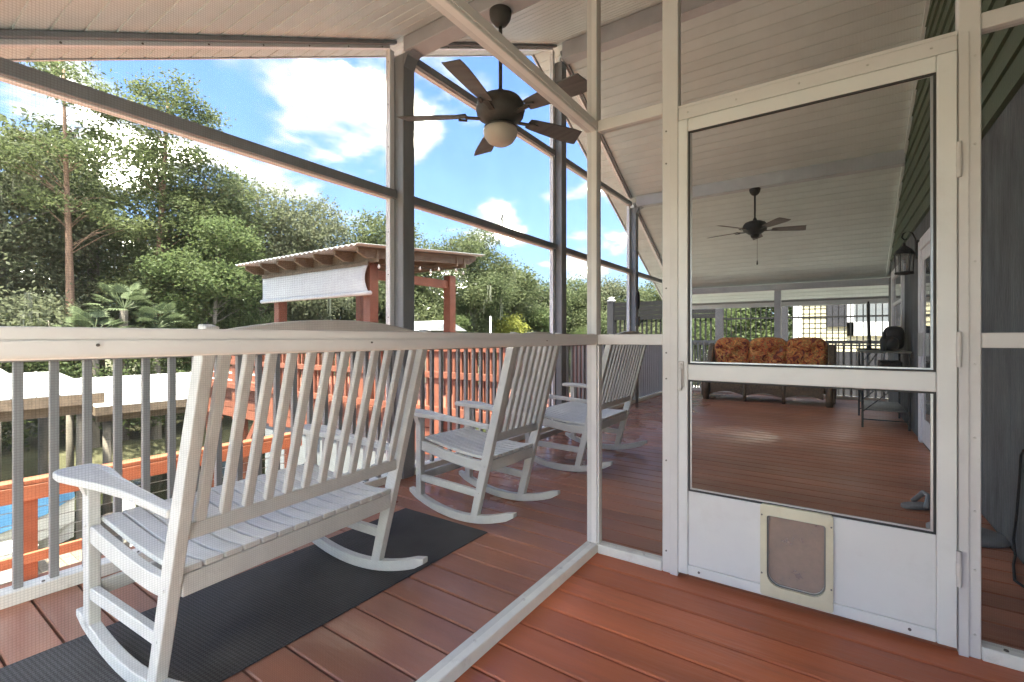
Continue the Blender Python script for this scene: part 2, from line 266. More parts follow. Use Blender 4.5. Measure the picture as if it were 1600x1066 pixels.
# ------------------------------------------------------------------ helpers
WO = {}
def tag(o, label, cat, group=None, kind=None):
    if label: o['label'] = label
    if cat: o['category'] = cat
    if group: o['group'] = group
    if kind: o['kind'] = kind
    return o
def thing(name, loc, label, cat, group=None, kind=None):
    o = bpy.data.objects.new(name, None); o.empty_display_size = 0.1; col.objects.link(o); o.location = loc
    WO[o.name] = Vector(loc); return tag(o, label, cat, group, kind)
class MB:
    def __init__(s): s.v = []; s.f = []
    def add(s, vs, fs):
        k = len(s.v); s.v += [tuple(p) for p in vs]; s.f += [tuple(i + k for i in f) for f in fs]; return s
    def box(s, x0, x1, y0, y1, z0, z1):
        return s.add([(x0, y0, z0), (x1, y0, z0), (x1, y1, z0), (x0, y1, z0), (x0, y0, z1), (x1, y0, z1), (x1, y1, z1), (x0, y1, z1)],
                     [(3, 2, 1, 0), (4, 5, 6, 7), (0, 1, 5, 4), (1, 2, 6, 5), (2, 3, 7, 6), (3, 0, 4, 7)])
    def bar(s, p, q, w, h, up=(0, 0, 1)):
        p = Vector(p); q = Vector(q); d = (q - p).normalized(); u = Vector(up); sd = d.cross(u).normalized(); u = sd.cross(d).normalized()
        vs = [a + sd * (w / 2 * i) + u * (h / 2 * j) for a in (p, q) for i, j in ((-1, -1), (1, -1), (1, 1), (-1, 1))]
        return s.add(vs, [(0, 1, 2, 3), (7, 6, 5, 4), (0, 4, 5, 1), (1, 5, 6, 2), (2, 6, 7, 3), (3, 7, 4, 0)])
    def tube(s, pts, rad, n=8, cap=True):
        pts = [Vector(p) for p in pts]; rad = rad if isinstance(rad, (list, tuple)) else [rad] * len(pts)
        rings = []; ref = None
        for i, p in enumerate(pts):
            d = (pts[min(i + 1, len(pts) - 1)] - pts[max(i - 1, 0)]).normalized()
            if ref is None: ref = Vector((1, 0, 0)) if abs(d.x) < 0.8 else Vector((0, 1, 0))
            a = d.cross(ref).normalized(); bb = d.cross(a).normalized(); ref = bb.cross(d) * 1.0 if False else ref
            rings.append([p + (a * math.cos(2 * math.pi * k / n) + bb * math.sin(2 * math.pi * k / n)) * rad[i] for k in range(n)])
        vs = [v for r in rings for v in r]; fs = []
        for i in range(len(pts) - 1):
            for k in range(n): fs.append((i * n + k, i * n + (k + 1) % n, (i + 1) * n + (k + 1) % n, (i + 1) * n + k))
        if cap: fs += [tuple(range(n - 1, -1, -1)), tuple((len(pts) - 1) * n + k for k in range(n))]
        return s.add(vs, fs)
    def lathe(s, prof, c, n=24):
        vs = []; fs = []
        for r, z in prof:
            for k in range(n): vs.append((c[0] + r * math.cos(2 * math.pi * k / n), c[1] + r * math.sin(2 * math.pi * k / n), c[2] + z))
        for i in range(len(prof) - 1):
            for k in range(n): fs.append((i * n + k, i * n + (k + 1) % n, (i + 1) * n + (k + 1) % n, (i + 1) * n + k))
        fs += [tuple(range(n - 1, -1, -1)), tuple((len(prof) - 1) * n + k for k in range(n))]
        return s.add(vs, fs)
    def prism(s, poly, fn, a, b):
        k = len(poly); vs = [fn(u, v, a) for u, v in poly] + [fn(u, v, b) for u, v in poly]
        return s.add(vs, [tuple(range(k - 1, -1, -1)), tuple(range(k, 2 * k))] + [(i, (i + 1) % k, k + (i + 1) % k, k + i) for i in range(k)])
    def strip(s, top, bot, fn, a, b):
        """closed ribbon solid: top and bot polylines (u,v) of equal count, extruded a..b through fn"""
        k = len(top); vs = []
        for t, q in zip(top, bot): vs += [fn(*t, a), fn(*t, b), fn(*q, b), fn(*q, a)]
        fs = [(0, 1, 2, 3), ((k - 1) * 4 + 3, (k - 1) * 4 + 2, (k - 1) * 4 + 1, (k - 1) * 4)]
        for i in range(k - 1):
            for j in range(4): fs.append((i * 4 + j, (i + 1) * 4 + j, (i + 1) * 4 + (j + 1) % 4, i * 4 + (j + 1) % 4))
        return s.add(vs, fs)
    def build(s, name, m, parent=None, smooth=False, bevel=0.0, seg=1, off=None):
        if parent is not None: off = WO[parent.name]
        elif off is None:
            a = np.array(s.v); off = Vector(((a[:, 0].min() + a[:, 0].max()) / 2, (a[:, 1].min() + a[:, 1].max()) / 2, a[:, 2].min()))
        me = bpy.data.meshes.new(name); me.from_pydata([(p[0] - off[0], p[1] - off[1], p[2] - off[2]) for p in s.v], [], s.f)
        import bmesh
        bm = bmesh.new(); bm.from_mesh(me); bmesh.ops.recalc_face_normals(bm, faces=bm.faces); bm.to_mesh(me); bm.free()
        me.materials.append(MATS[m])
        if smooth: me.polygons.foreach_set('use_smooth', [True] * len(me.polygons))
        o = bpy.data.objects.new(name, me); col.objects.link(o)
        if parent is not None: o.parent = parent
        else: o.location = off
        WO[o.name] = Vector(off)
        if bevel:
            bv = o.modifiers.new('bevel', 'BEVEL'); bv.width = bevel; bv.segments = seg; bv.limit_method = 'ANGLE'; bv.angle_limit = R(40)
        return o
def rep(o, offs):
    """copies of one piece, sharing its mesh, at the given offsets from it"""
    r = []
    for d in offs:
        c = o.copy(); col.objects.link(c); c.location = o.location + Vector(d); WO[c.name] = WO[o.name] + Vector(d); r.append(c)
    return r
def dup(root, dloc, rz=0.0, label=None):
    def go(o, par):
        c = o.copy(); col.objects.link(c)
        if par is not None: c.parent = par
        for ch in o.children: go(ch, c)
        return c
    c = go(root, None); c.location = root.location + Vector(dloc); c.rotation_euler.z += rz
    if label: c['label'] = label
    return c
XY = lambda u, v, t: (u, v, t)      # polygon in x,y extruded along z
XZ = lambda u, v, t: (u, t, v)      # polygon in x,z extruded along y
YZ = lambda u, v, t: (t, u, v)      # polygon in y,z extruded along x
def screws(parent, pts, d=(0, 0, 1), r=0.006, m='screw'):
    d = Vector(d) * 0.003
    for p in pts:
        p = Vector(p); MB().tube([p - d, p + d], [r, r * 0.75], 8).build('screw', m, parent)

# ------------------------------------------------------------------ ground and water
RIDGE_Y, RIDGE_Z, SL = 5.12, 4.71, 0.5
def ceil(y): return RIDGE_Z - SL * abs(y - RIDGE_Y)
XO = -2.80            # outer wall line
XH = 0.755            # face of the house wall
g = MB(); prof = [(900, -2.7), (-7.0, -2.7), (-7.7, -3.7), (-18.6, -3.7), (-19.8, -2.55), (-24, -2.2), (-900, -2.2)]
vs = []; fs = []
for x, z in prof: vs += [(x, -600, z), (x, 900, z)]
for i in range(len(prof) - 1): fs.append((2 * i, 2 * i + 1, 2 * i + 3, 2 * i + 2))
o = g.add(vs, fs).build('ground', 'grass', off=(0, 0, 0)); tag(o, None, None, kind='structure')
o = MB().add([(-19.4, -300, -3.15), (-7.2, -300, -3.15), (-7.2, 60, -3.15), (-19.4, 60, -3.15)], [(0, 1, 2, 3)]).build('water', 'water', off=(0, 0, -3.15)); tag(o, None, None, kind='structure')

# ------------------------------------------------------------------ deck of boards
deck = thing('porch_deck', (0, 0, 0), None, None, kind='structure')
PITCH = 0.146
def board(x0, x1, y0, m, par=deck, z=0.0, w=PITCH - 0.0075, th=0.026):
    return MB().box(x0, x1, y0, y0 + w, z - th, z).build('deck_board', m, par, bevel=0.005)
SPLIT_Y = 2.238
k0 = int((2.238 + 0.12) / PITCH)
o = board(-2.90, 3.2, SPLIT_Y - PITCH * (k0 + 16), 'bouncewood'); rep(o, [(0, PITCH * i, 0) for i in range(1, 16)])  # unseen landing behind the camera, added in gray for neutral bounce light
b0 = board(-2.90, -1.023, SPLIT_Y - PITCH * k0, 'deck'); rep(b0, [(0, PITCH * i, 0) for i in range(1, k0)])
b1 = board(-1.020, XH - .004, SPLIT_Y - PITCH * k0, 'deckorange'); rep(b1, [(0, PITCH * i, 0) for i in range(1, k0)])
b2 = board(-2.90, XH - 0.004, SPLIT_Y, 'deck'); rep(b2, [(0, PITCH * i, 0) for i in range(1, int((10.32 - SPLIT_Y) / PITCH))])
MB().box(-2.88, 3.2, -2.35, 10.25, -0.24, -0.045).build('gap_shade_slab', 'spline', deck)  # solid dark slab, stands in for the shade seen between the boards
MB().box(-2.93, -2.905, -2.4, 10.3, -0.26, 0.0).build('rim_board', 'redstain', deck)
for y in (0.0, 2.6, 5.1, 7.7, 10.0):
    MB().box(-2.85, -2.70, y - .07, y + .07, -2.75, -0.245).build('support_post', 'graywood', deck)

bounce_slab = MB().box(-6.5, 9.0, 10.75, 16.9, -2.69, -.55).build('patio', 'bounceconcrete'); tag(bounce_slab, None, None, kind='structure')  # slab added beyond the far end to bounce light onto the ceiling

# ------------------------------------------------------------------ house (behind the right-hand wall)
house = thing('house', (4.4, 6.3, -2.7), 'dark gray stucco house wall with green lap siding above, behind the screen door', 'house')
MB().box(XH, 8.0, -.30, 9.80, -2.7, 2.13).box(XH + .001, 8.0, 2.30, 9.80, 2.13, 2.33).box(XH, 8.0, 9.80, 10.30, -2.7, 2.10).build('stucco_wall', 'stucco', house)
# lap siding, each board its own piece, clipped to the gable
z = 2.335; 
while z < RIDGE_Z - 0.1:
    dz = 0.165; ya = max(2.30, RIDGE_Y - (RIDGE_Z - z) / SL + 0.02); yb = min(10.28, RIDGE_Y + (RIDGE_Z - z) / SL - 0.02)
    zt = z + dz; yc = max(2.30, RIDGE_Y - (RIDGE_Z - zt) / SL + 0.02); yd = min(10.28, RIDGE_Y + (RIDGE_Z - zt) / SL - 0.02)
    if yd > yc:
        MB().add([(XH - 0.026, ya, z), (XH - 0.026, yb, z), (XH - 0.006, yd, zt + 0.01), (XH - 0.006, yc, zt + 0.01),
                  (XH + 0.02, ya, z), (XH + 0.02, yb, z), (XH + 0.02, yd, zt + 0.01), (XH + 0.02, yc, zt + 0.01)],
                 [(0, 1, 2, 3), (4, 7, 6, 5), (0, 4, 5, 1), (3, 2, 6, 7), (0, 3, 7, 4), (1, 5, 6, 2)]).build('siding_board', 'siding', house)
    z += dz
MB().prism([(2.30, 2.335), (9.86, 2.335), (RIDGE_Y, RIDGE_Z - .005), (2.30, 3.29)], YZ, XH + 0.021, 8.0).build('gable_wall', 'siding', house)
# patio door and window on that wall
d = MB(); x0, x1 = XH - 0.03, XH + 0.02
d.box(x0, x1, 4.70, 4.82, 0.0, 2.10).box(x0, x1, 6.44, 6.56, 0.0, 2.10).box(x0, x1, 4.82, 6.44, 2.0, 2.12)
pd = d.build('patio_door', 'trimwhite', house, bevel=0.004)
MB().box(XH - 0.012, XH + 0.01, 4.82, 4.93, 0.02, 2.0).box(XH - 0.012, XH + 0.01, 6.33, 6.44, 0.02, 2.0).box(XH - 0.012, XH + 0.01, 4.93, 6.33, 0.02, 0.26).box(XH - 0.012, XH + 0.01, 4.93, 6.33, 1.88, 2.0).box(XH - 0.012, XH + 0.01, 5.58, 5.68, .26, 1.88).build('sash', 'trimwhite', pd)
MB().box(XH - 0.005, XH + 0.003, 4.93, 5.58, 0.26, 1.88).build('pane', 'glass', pd)
MB().box(XH - 0.005, XH + 0.003, 5.68, 6.33, 0.26, 1.88).build('pane', 'glass', pd)
MB().box(XH - 0.05, XH - 0.014, 6.36, 6.40, 0.90, 1.14).build('handle', 'silver', pd, bevel=0.004)
d = MB(); d.box(x0, x1, 8.05, 8.17, 1.10, 2.12).box(x0, x1, 9.38, 9.50, 1.10, 2.12).box(x0, x1, 8.17, 9.38, 2.0, 2.12).box(x0, x1, 8.17, 9.38, 1.10, 1.2)
wd = d.build('window', 'trimwhite', house, bevel=0.004)
MB().box(XH - 0.005, XH + 0.003, 8.17, 9.38, 1.2, 2.0).build('pane', 'glass', wd)
MB().box(XH - 0.016, XH + 0.006, 8.17, 9.38, 1.58, 1.63).build('meeting_rail', 'trimwhite', wd)

# ------------------------------------------------------------------ porch roof with ceiling panels
roof = thing('porch_roof', (-1.0, RIDGE_Y, 2.1), 'tan panelled vaulted porch ceiling with gray purlin beams under a gable roof', 'roof')
for s in (-1, 1):
    ye = RIDGE_Y + (-5.55 if s < 0 else 5.85)
    MB().add([(-3.20, RIDGE_Y, RIDGE_Z + .03), (8.2, RIDGE_Y, RIDGE_Z + .03), (8.2, ye, ceil(ye) + .03), (-3.20, ye, ceil(ye) + .03),
              (-3.20, RIDGE_Y, RIDGE_Z + .19), (8.2, RIDGE_Y, RIDGE_Z + .19), (8.2, ye, ceil(ye) + .16), (-3.20, ye, ceil(ye) + .16)],
             [(0, 1, 2, 3), (4, 7, 6, 5), (0, 4, 5, 1), (2, 6, 7, 3), (0, 3, 7, 4), (1, 5, 6, 2)]).build('roof_slab', 'roofing', roof)
    PW = 0.1145
    p = MB(); y1 = RIDGE_Y + s * 0.004; y2 = RIDGE_Y + s * (PW - 0.009); y3 = RIDGE_Y + s * (PW + 0.002)
    za = lambda y: ceil(y)
    # a flat face, then a recessed groove along the joint
    p.add([(-3.17, y1, za(y1)), (4.0, y1, za(y1)), (4.0, y2, za(y2)), (-3.17, y2, za(y2)), (-3.17, y2 + s * .003, za(y2) + .0055), (4.0, y2 + s * .003, za(y2) + .0055),
           (-3.17, y3, za(y3) + .0065), (4.0, y3, za(y3) + .0065), (-3.17, y3 + s * .0015, za(y3)), (4.0, y3 + s * .0015, za(y3))],
          [(0, 1, 2, 3), (3, 2, 5, 4), (4, 5, 7, 6), (6, 7, 9, 8)])
    o = p.build('ceiling_panel', 'soffit', roof)
    rep(o, [(0, s * PW * i, -SL * PW * i) for i in range(1, 50)])
    # fascia at the eave
    MB().box(-3.21, 4.0, min(ye, ye + s * .02), max(ye, ye + s * .02), ceil(ye) - .06, ceil(ye) + .17).build('fascia', 'alu_outer', roof)
    MB().bar((-3.205, RIDGE_Y, RIDGE_Z + .095), (-3.205, ye, ceil(ye) + .095), 0.02, 0.17).build('rake_board', 'alu_outer', roof)
# purlins carried by the posts
YP = [0.03, 2.57, 5.12, 7.70, 10.24]
for i, y in enumerate(YP):
    if i in (1, 3):
        s = 1 if y < RIDGE_Y else -1; w = .07
        prof = [(y - w, ceil(y - s * w) - .11), (y + w, ceil(y - s * w) - .11), (y + w, ceil(y + w) - .004), (y - w, ceil(y - w) - .004)]
        MB().prism(prof, YZ, -2.73, XH - 0.03).build('purlin', 'beamgray', roof, bevel=0.004)
    elif i == 2:
        MB().prism([(y - .075, 4.47), (y + .075, 4.47), (y + .075, ceil(y + .075) - .004), (y, RIDGE_Z - .004), (y - .075, ceil(y - .075) - .004)], YZ, -2.73, XH - .03).build('ridge_beam', 'beamgray', roof, bevel=0.004)
    else:
        MB().box(-2.73, XH - .002, y - .06, y + .06, 1.99, 2.13 if i == 0 else 2.11).build('eave_beam', 'beamgray', roof, bevel=0.004)
# wall moulding where ceiling meets house
for s in (-1, 1):
    ya = 2.4 if s < 0 else 10.2
    MB().bar((XH - .03, RIDGE_Y, RIDGE_Z - .03), (XH - .03, ya, ceil(ya) - .03), 0.03, 0.05).build('moulding', 'soffit', roof)

# ------------------------------------------------------------------ outer screen frame (gable end)
fr = thing('porch_frame', (XO, RIDGE_Y, 0), 'gray posts and pale aluminium framing of the open gable end', 'porch frame')
for i, y in enumerate(YP):
    zt = ceil(y) - 0.01 if i in (1, 3) else (4.465 if i == 2 else 1.985)
    if i in (1, 3): zt = ceil(y) - .150
    MB().box(XO - .06, XO + .06, y - .06, y + .06, 0.0, zt).build('post', 'postgray', fr, bevel=0.005)
    for s in (-1, 1):
        ys = y + s * .062
        top = ceil(ys + s * .045 if ys < RIDGE_Y and s < 0 or ys > RIDGE_Y and s > 0 else ys) - .056
        if (i == 0 and s < 0) or (i == 4 and s > 0): continue
        e = MB().box(XO - .085, XO - .036, min(ys, ys + s * .045), max(ys, ys + s * .045), 0.055, top).build('upright', 'alu_outer', fr, bevel=0.002)
        if i in (1, 2, 3): screws(fr, [(XO - .055, ys + s * .046 if s > 0 else ys - .046, zz_) for zz_ in np.arange(1.25, top, .33)], (0, s, 0), 0.005)
    if i in (1, 3):   # knee gusset where the purlin sits on the post
        MB().prism([(XO + .06, zt), (XO + .06, zt - .10), (XO + .10, zt - .02), (XO + .16, zt + .0)], XZ, y - .055, y + .055).build('gusset', 'postgray', fr)
for i in range(4):
    a, b_ = YP[i] + .107, YP[i + 1] - .107
    MB().box(XO - .085, XO - .036, a, b_, 2.165, 2.21).build('chord', 'alu_outer', fr, bevel=0.002)
    MB().box(XO - .034, XO - .004, a - .04, b_ + .04, 2.17, 2.235).build('chord_cover', 'postgray', fr, bevel=0.002)
    for s_, (dx0, dx1, dz0, dz1, mm) in enumerate(((-.085, -.036, -.052, -.012, 'alu_outer'), (-.034, .0, -.030, -.004, 'postgray'))):
        vs = []
        for y in (a - (.04 if s_ else 0), b_ + (.04 if s_ else 0)):
            for dx, dz in ((dx0, dz0), (dx1, dz0), (dx1, dz1), (dx0, dz1)): vs.append((XO + dx, y, ceil(y) + dz))
        MB().add(vs, [(0, 1, 2, 3), (7, 6, 5, 4), (0, 4, 5, 1), (1, 5, 6, 2), (2, 6, 7, 3), (3, 7, 4, 0)]).build('rake_track', mm, fr)
    screws(fr, [(XO - .0355, y, ceil(y) - .042) for y in np.arange(a + .15, b_, .3)], (1, 0, 0), 0.006)
    xs = XO - .06
    MB().add([(xs, a, .055), (xs, b_, .055), (xs, b_, 2.165), (xs, a, 2.165)], [(0, 1, 2, 3)]).build('screen', 'mesh', fr)
    MB().add([(xs, a, 2.21), (xs, b_, 2.21), (xs, b_, max(2.215, ceil(b_) - .05)), (xs, a, max(2.215, ceil(a) - .05))], [(0, 1, 2, 3)]).build('screen', 'mesh', fr)
for a, b_ in ((YP[1] + .062, YP[2] - .107), (YP[2] + .107, YP[3] - .062)):
    MB().box(XO - .085, XO - .036, a, b_, 3.30, 3.345).build('upper_chord', 'alu_outer', fr, bevel=.002)
    MB().box(XO - .034, XO - .004, a, b_, 3.305, 3.37).build('chord_cover', 'postgray', fr, bevel=.002)
MB().tube([(XO - .02, 3.93, 2.236), (XO - .02, 3.93, 2.29), (XO - .02, 3.915, 2.315), (XO - .02, 3.93, 2.33), (XO - .02, 3.935, 2.36)], .006, 6).build('hook', 'black', fr)

# ------------------------------------------------------------------ railings
def railing(p, q, label, n_off=0.075, group='white porch railing sections'):
    """p,q: ends on the floor line; straight along x or y"""
    p = Vector(p); q = Vector(q); L = (q - p).length; d = (q - p) / L
    t = thing('railing', (p + q) / 2, label, 'railing', group)
    MB().bar(p + Vector((0, 0, .0275)), q + Vector((0, 0, .0275)), .085, .055).build('bottom_rail', 'track', t, bevel=0.002)
    MB().bar(p + Vector((0, 0, 1.015)), q + Vector((0, 0, 1.015)), .06, .05).build('top_rail', 'baluster', t, bevel=0.003)
    n = int(round(L / 0.110)); st = L / n
    c = p + d * (st / 2 - (.029 if abs(d.y) > .5 else 0)); h = .0145
    b = MB().box(c.x - h, c.x + h, c.y - h, c.y + h, .055, .99).build('baluster', 'baluster', t, bevel=0.0015)
    rep(b, [d * (st * i) for i in range(1, n)])
    screws(t, [tuple(p + d * (st * (i + .9)) + Vector((.02 if abs(d.y) > .5 else 0, 0 if abs(d.y) > .5 else -.02, .056))) for i in range(0, n, 3)], (0, 0, 1), .007)
    return t
names = ['white baluster railing in front of the near rocking bench, by the orange landing', 'white baluster railing behind the single rocking chair, between tall gray posts',
         'white baluster railing beyond the far rocking bench', 'short visible white baluster railing at the far corner of the gable end']
for i in range(4):
    railing((XO + .005, YP[i] + .062, 0), (XO + .005, YP[i + 1] - .062, 0), names[i])
railing((XO + .062, 10.24, 0), (-0.96, 10.24, 0), 'white railing along the far end of the porch, left of the end post')
railing((-0.84, 10.24, 0), (XH - .01, 10.24, 0), 'white railing along the far end of the porch, right of the end post')
MB_ep = MB().box(-0.955, -0.845, 10.185, 10.295, 0.0, 1.985).build('end_post', 'beamgray', None, bevel=.004); tag(MB_ep, 'gray square post at the far end of the porch behind the sofa', 'post')

# ------------------------------------------------------------------ screened entry (enclosure round the camera)
en = thing('screen_enclosure', (-1.0, 2.2, 0), 'beige aluminium screen enclosure framing of corner post, rails and header', 'screen frame')
XA0, XA1 = -1.050, -0.996; YD0, YD1 = 2.210, 2.262; BK = -2.2
def ext(name, x0, x1, y0, y1, z0, z1, m='alu', lip=None):
    o = MB().box(x0, x1, y0, y1, z0, z1).build(name, m, en, bevel=0.003)
    return o
ext('corner_post', XA0, XA1, 2.206, 2.262, 0.047, 3.21)
MB().box(XA1 + .001, XA1 + .010, 2.214, 2.250, 0.049, 1.05).build('cover_strip', 'alu', en)
ext('rail', XA0, XA1, BK, 2.204, 1.056, 1.107)
MB().box(XA1, XA1 + .004, BK, 2.203, 1.062, 1.085).box(XA1, XA1 + .0025, BK, 2.203, 1.088, 1.105).build('rail_cover', 'alu', en)
ext('header', XA0, XA1, BK, 2.204, 2.137, 2.192)
MB().box(XA1, XA1 + .004, BK, 2.203, 2.152, 2.186).build('header_cover', 'alu', en)
ext('floor_track', XA0 - .004, XA1 + .003, BK, YD1, 0.0, 0.046, 'track')
screws(en, [(-1.022, y, .047) for y in np.arange(-.6, 2.2, .31)], (0, 0, 1), .0075, 'screwlight')
ext('rail', XA1 + .001, -0.667, YD0 + .004, YD1, 1.056, 1.107)
ext('header', XA1 + .001, -0.667, YD0 + .004, YD1, 2.137, 2.192)
ext('floor_track', XA1 + .005, -0.667, YD0 - .004, YD1, 0.0, 0.046, 'track')
screws(en, [(-.94, YD0 + .02, .047), (-.90, YD0 + .02, .047), (-.76, YD0 + .02, .047)], (0, 0, 1), .0065, 'screwlight')
ext('jamb', -0.666, -0.594, YD0, YD1, 0.0, 3.21)
MB().box(-0.628, -0.594, YD0 - .008, YD0 - .0005, 0.0, 2.135).build('jamb_cover', 'alu', en, bevel=.001)
ext('jamb', 0.350, 0.408, YD0, YD1, 0.0, 3.21)
MB().box(0.350, 0.376, YD0 - .008, YD0 - .0005, 0.0, 2.135).build('jamb_cover', 'alu', en, bevel=.001)
ext('door_header', -0.592, 0.348, YD0 - .004, YD1, 2.083, 2.137)
MB().box(-0.592, 0.348, YD0 - .002, YD0 + .02, 2.1375, 2.15).build('header_lip', 'alu', en)
ext('rail', 0.409, XH - .001, YD0 + .004, YD1, 1.056, 1.107)
ext('header', 0.409, XH - .001, YD0 + .004, YD1, 2.137, 2.192)
ext('floor_track', 0.409, XH - .001, YD0 - .004, YD1, 0.0, 0.046, 'track')
screws(en, [(.47, YD0 + .015, .047), (.60, YD0 + .02, .047)], (0, 0, 1), .008)
screws(en, [(-.648, YD0 - .0005, z) for z in (.1, .52, .9, 1.02, 1.32, 1.9, 2.05)], (0, -1, 0), .0045)
screws(en, [(.392, YD0 - .0005, z) for z in (.08, .3, .5, .75, 1.0, 1.35, 1.75, 2.05)], (0, -1, 0), .0045, 'screwlight')
screws(en, [(x, YD0 - .0045, 2.112) for x in (-.55, -.35, -.12, .1, .28)], (0, -1, 0), .005, 'screwlight')
screws(en, [(XA1 + .0045, y, 1.078) for y in (.25, .8, 1.7)], (1, 0, 0), .003)
def scr(vs): MB().add(vs, [(0, 1, 2, 3)]).build('screen', 'mesh', en)
xs, ys = -1.024, 2.238
for z0, z1 in ((.046, 1.056), (1.107, 2.137)): 
    scr([(xs, BK, z0), (xs, 2.206, z0), (xs, 2.206, z1), (xs, BK, z1)])
    scr([(XA1, ys, z0), (-.666, ys, z0), (-.666, ys, z1), (XA1, ys, z1)])
    scr([(.408, ys, z0), (XH, ys, z0), (XH, ys, z1), (.408, ys, z1)])
scr([(xs, 0, 2.192), (xs, 2.206, 2.192), (xs, 2.206, 3.2), (xs, 0, 2.193)])
for x0, x1 in ((XA1, -.666), (-.594, .350), (.408, XH)): scr([(x0, ys, 2.16), (x1, ys, 2.16), (x1, ys, 3.22), (x0, ys, 3.22)])

# ------------------------------------------------------------------ screen door
dr = thing('screen_door', (-0.12, 2.22, 0), 'white aluminium screen door with middle rail and kick panel', 'screen door')
y0, y1 = 2.196, 2.236
MB().box(-.590, -.548, y0, y1, .022, 2.078).build('stile', 'doorpaint', dr, bevel=.003)
MB().box(.293, .346, y0, y1, .022, 2.078).build('stile', 'doorpaint', dr, bevel=.003)
MB().box(-.547, .292, y0 + .0005, y1, 2.022, 2.0775).build('top_rail', 'doorpaint', dr, bevel=.003)
MB().box(-.547, .292, y0 + .001, y1, .900, .970).build('middle_rail', 'doorpaint', dr, bevel=.003)
MB().box(-.547, .292, y0 + .0005, y1, .0225, .065).build('bottom_rail', 'doorpaint', dr, bevel=.003)
MB().box(-.547, .292, y0 + .008, y1 - .008, .066, .398).build('kick_panel', 'doorpaint', dr, bevel=.002)
for z0, z1 in ((.399, .900), (.970, 2.022)):
    m_ = MB(); t = .007
    m_.box(-.547, -.547 + t, y0 + .006, y0 + .016, z0, z1).box(.292 - t, .292, y0 + .006, y0 + .016, z0, z1).box(-.540, .285, y0 + .006, y0 + .016, z0, z0 + t).box(-.540, .285, y0 + .006, y0 + .016, z1 - t, z1)
    m_.build('spline', 'spline', dr)
    m_ = MB(); m_.box(.278, .285, y0 + .012, y0 + .022, z0 + t, z1 - t).box(-.540, -.534, y0 + .012, y0 + .022, z0 + t, z1 - t).box(-.534, .278, y0 + .012, y0 + .022, z0 + t, z0 + .013)
    m_.build('inner_frame', 'silver', dr)
    MB().add([(-.547, y0 + .017, z0), (.292, y0 + .017, z0), (.292, y0 + .017, z1), (-.547, y0 + .017, z1)], [(0, 1, 2, 3)]).build('screen', 'mesh', dr)
screws(dr, [(x, y0 - .0002, .045) for x in (-.50, -.12, .22)], (0, -1, 0), .006)
# pet door
def rr(x0, x1, z0, z1, rb, rt, n=6):
    pts = []
    for cx, cz, r, a0 in ((x1 - rb, z0 + rb, rb, -90), (x1 - rt, z1 - rt, rt, 0), (x0 + rt, z1 - rt, rt, 90), (x0 + rb, z0 + rb, rb, 180)):
        for k in range(n + 1): a = R(a0 + 90 * k / n); pts.append((cx + r * math.cos(a), cz + r * math.sin(a)))
    return pts
pf = MB(); o_ = rr(-.256, -.006, .030, .404, .012, .012); i_ = rr(-.232, -.030, .075, .362, .05, .01)
k = len(o_); ya, yb = y0 - .012, y0 + .006
vs = [(u, ya + .004, v) for u, v in o_] + [(u, ya, v) for u, v in i_] + [(u, yb, v) for u, v in o_] + [(u, yb + .02, v) for u, v in i_]
fs = []
for i in range(k):
    j = (i + 1) % k
    fs += [(i, j, k + j, k + i), (i, 2 * k + i, 2 * k + j, j), (k + i, k + j, 3 * k + j, 3 * k + i)]
pet = pf.add(vs, fs).build('pet_door', 'petframe', dr)
fl = MB(); q = rr(-.226, -.036, .083, .358, .045, .01); fl.prism(q, XZ, y0 + .002, y0 + .007); fl.build('flap', 'petflap', pet)
e = MB(); q2 = rr(-.232, -.030, .077, .364, .05, .012); 
vs = [(u, y0 - .004, v) for u, v in q] + [(u, y0 - .004, v) for u, v in q2] ; kk = len(q)
e.add(vs, [(i, (i + 1) % kk, kk + (i + 1) % kk, kk + i) for i in range(kk)]).build('flap_seal', 'shelf', pet)
screws(pet, [(-.262 + .012, ya + .003, .36), (-.25, ya + .003, .12), (-.012, ya + .003, .12), (-.012, ya + .003, .36)], (0, -1, 0), .004)
for z in (.30, 1.05, 1.70):
    h = MB().tube([(.349, 2.190, z - .06), (.349, 2.190, z + .06)], .0075, 10).build('hinge', 'hardware', dr)
    MB().tube([(.349, 2.190, z - .022), (.349, 2.190, z + .022)], .0085, 10).build('knuckle', 'hardware', h)
h = MB().box(-.588, -.564, y0 - .010, y0, .865, .985).build('handle', 'hardware', dr, bevel=.003)
MB().prism([(-.030 + y0, .86), (-.016 + y0, .85), (-.012 + y0, .95), (-.024 + y0, .955)], YZ, -.584, -.568).build('grip', 'hardware', h, bevel=.002)
MB().tube([(-.576, y0 - .010, .968), (-.576, y0 - .020, .968)], .007, 10).build('button', 'hardware', h)

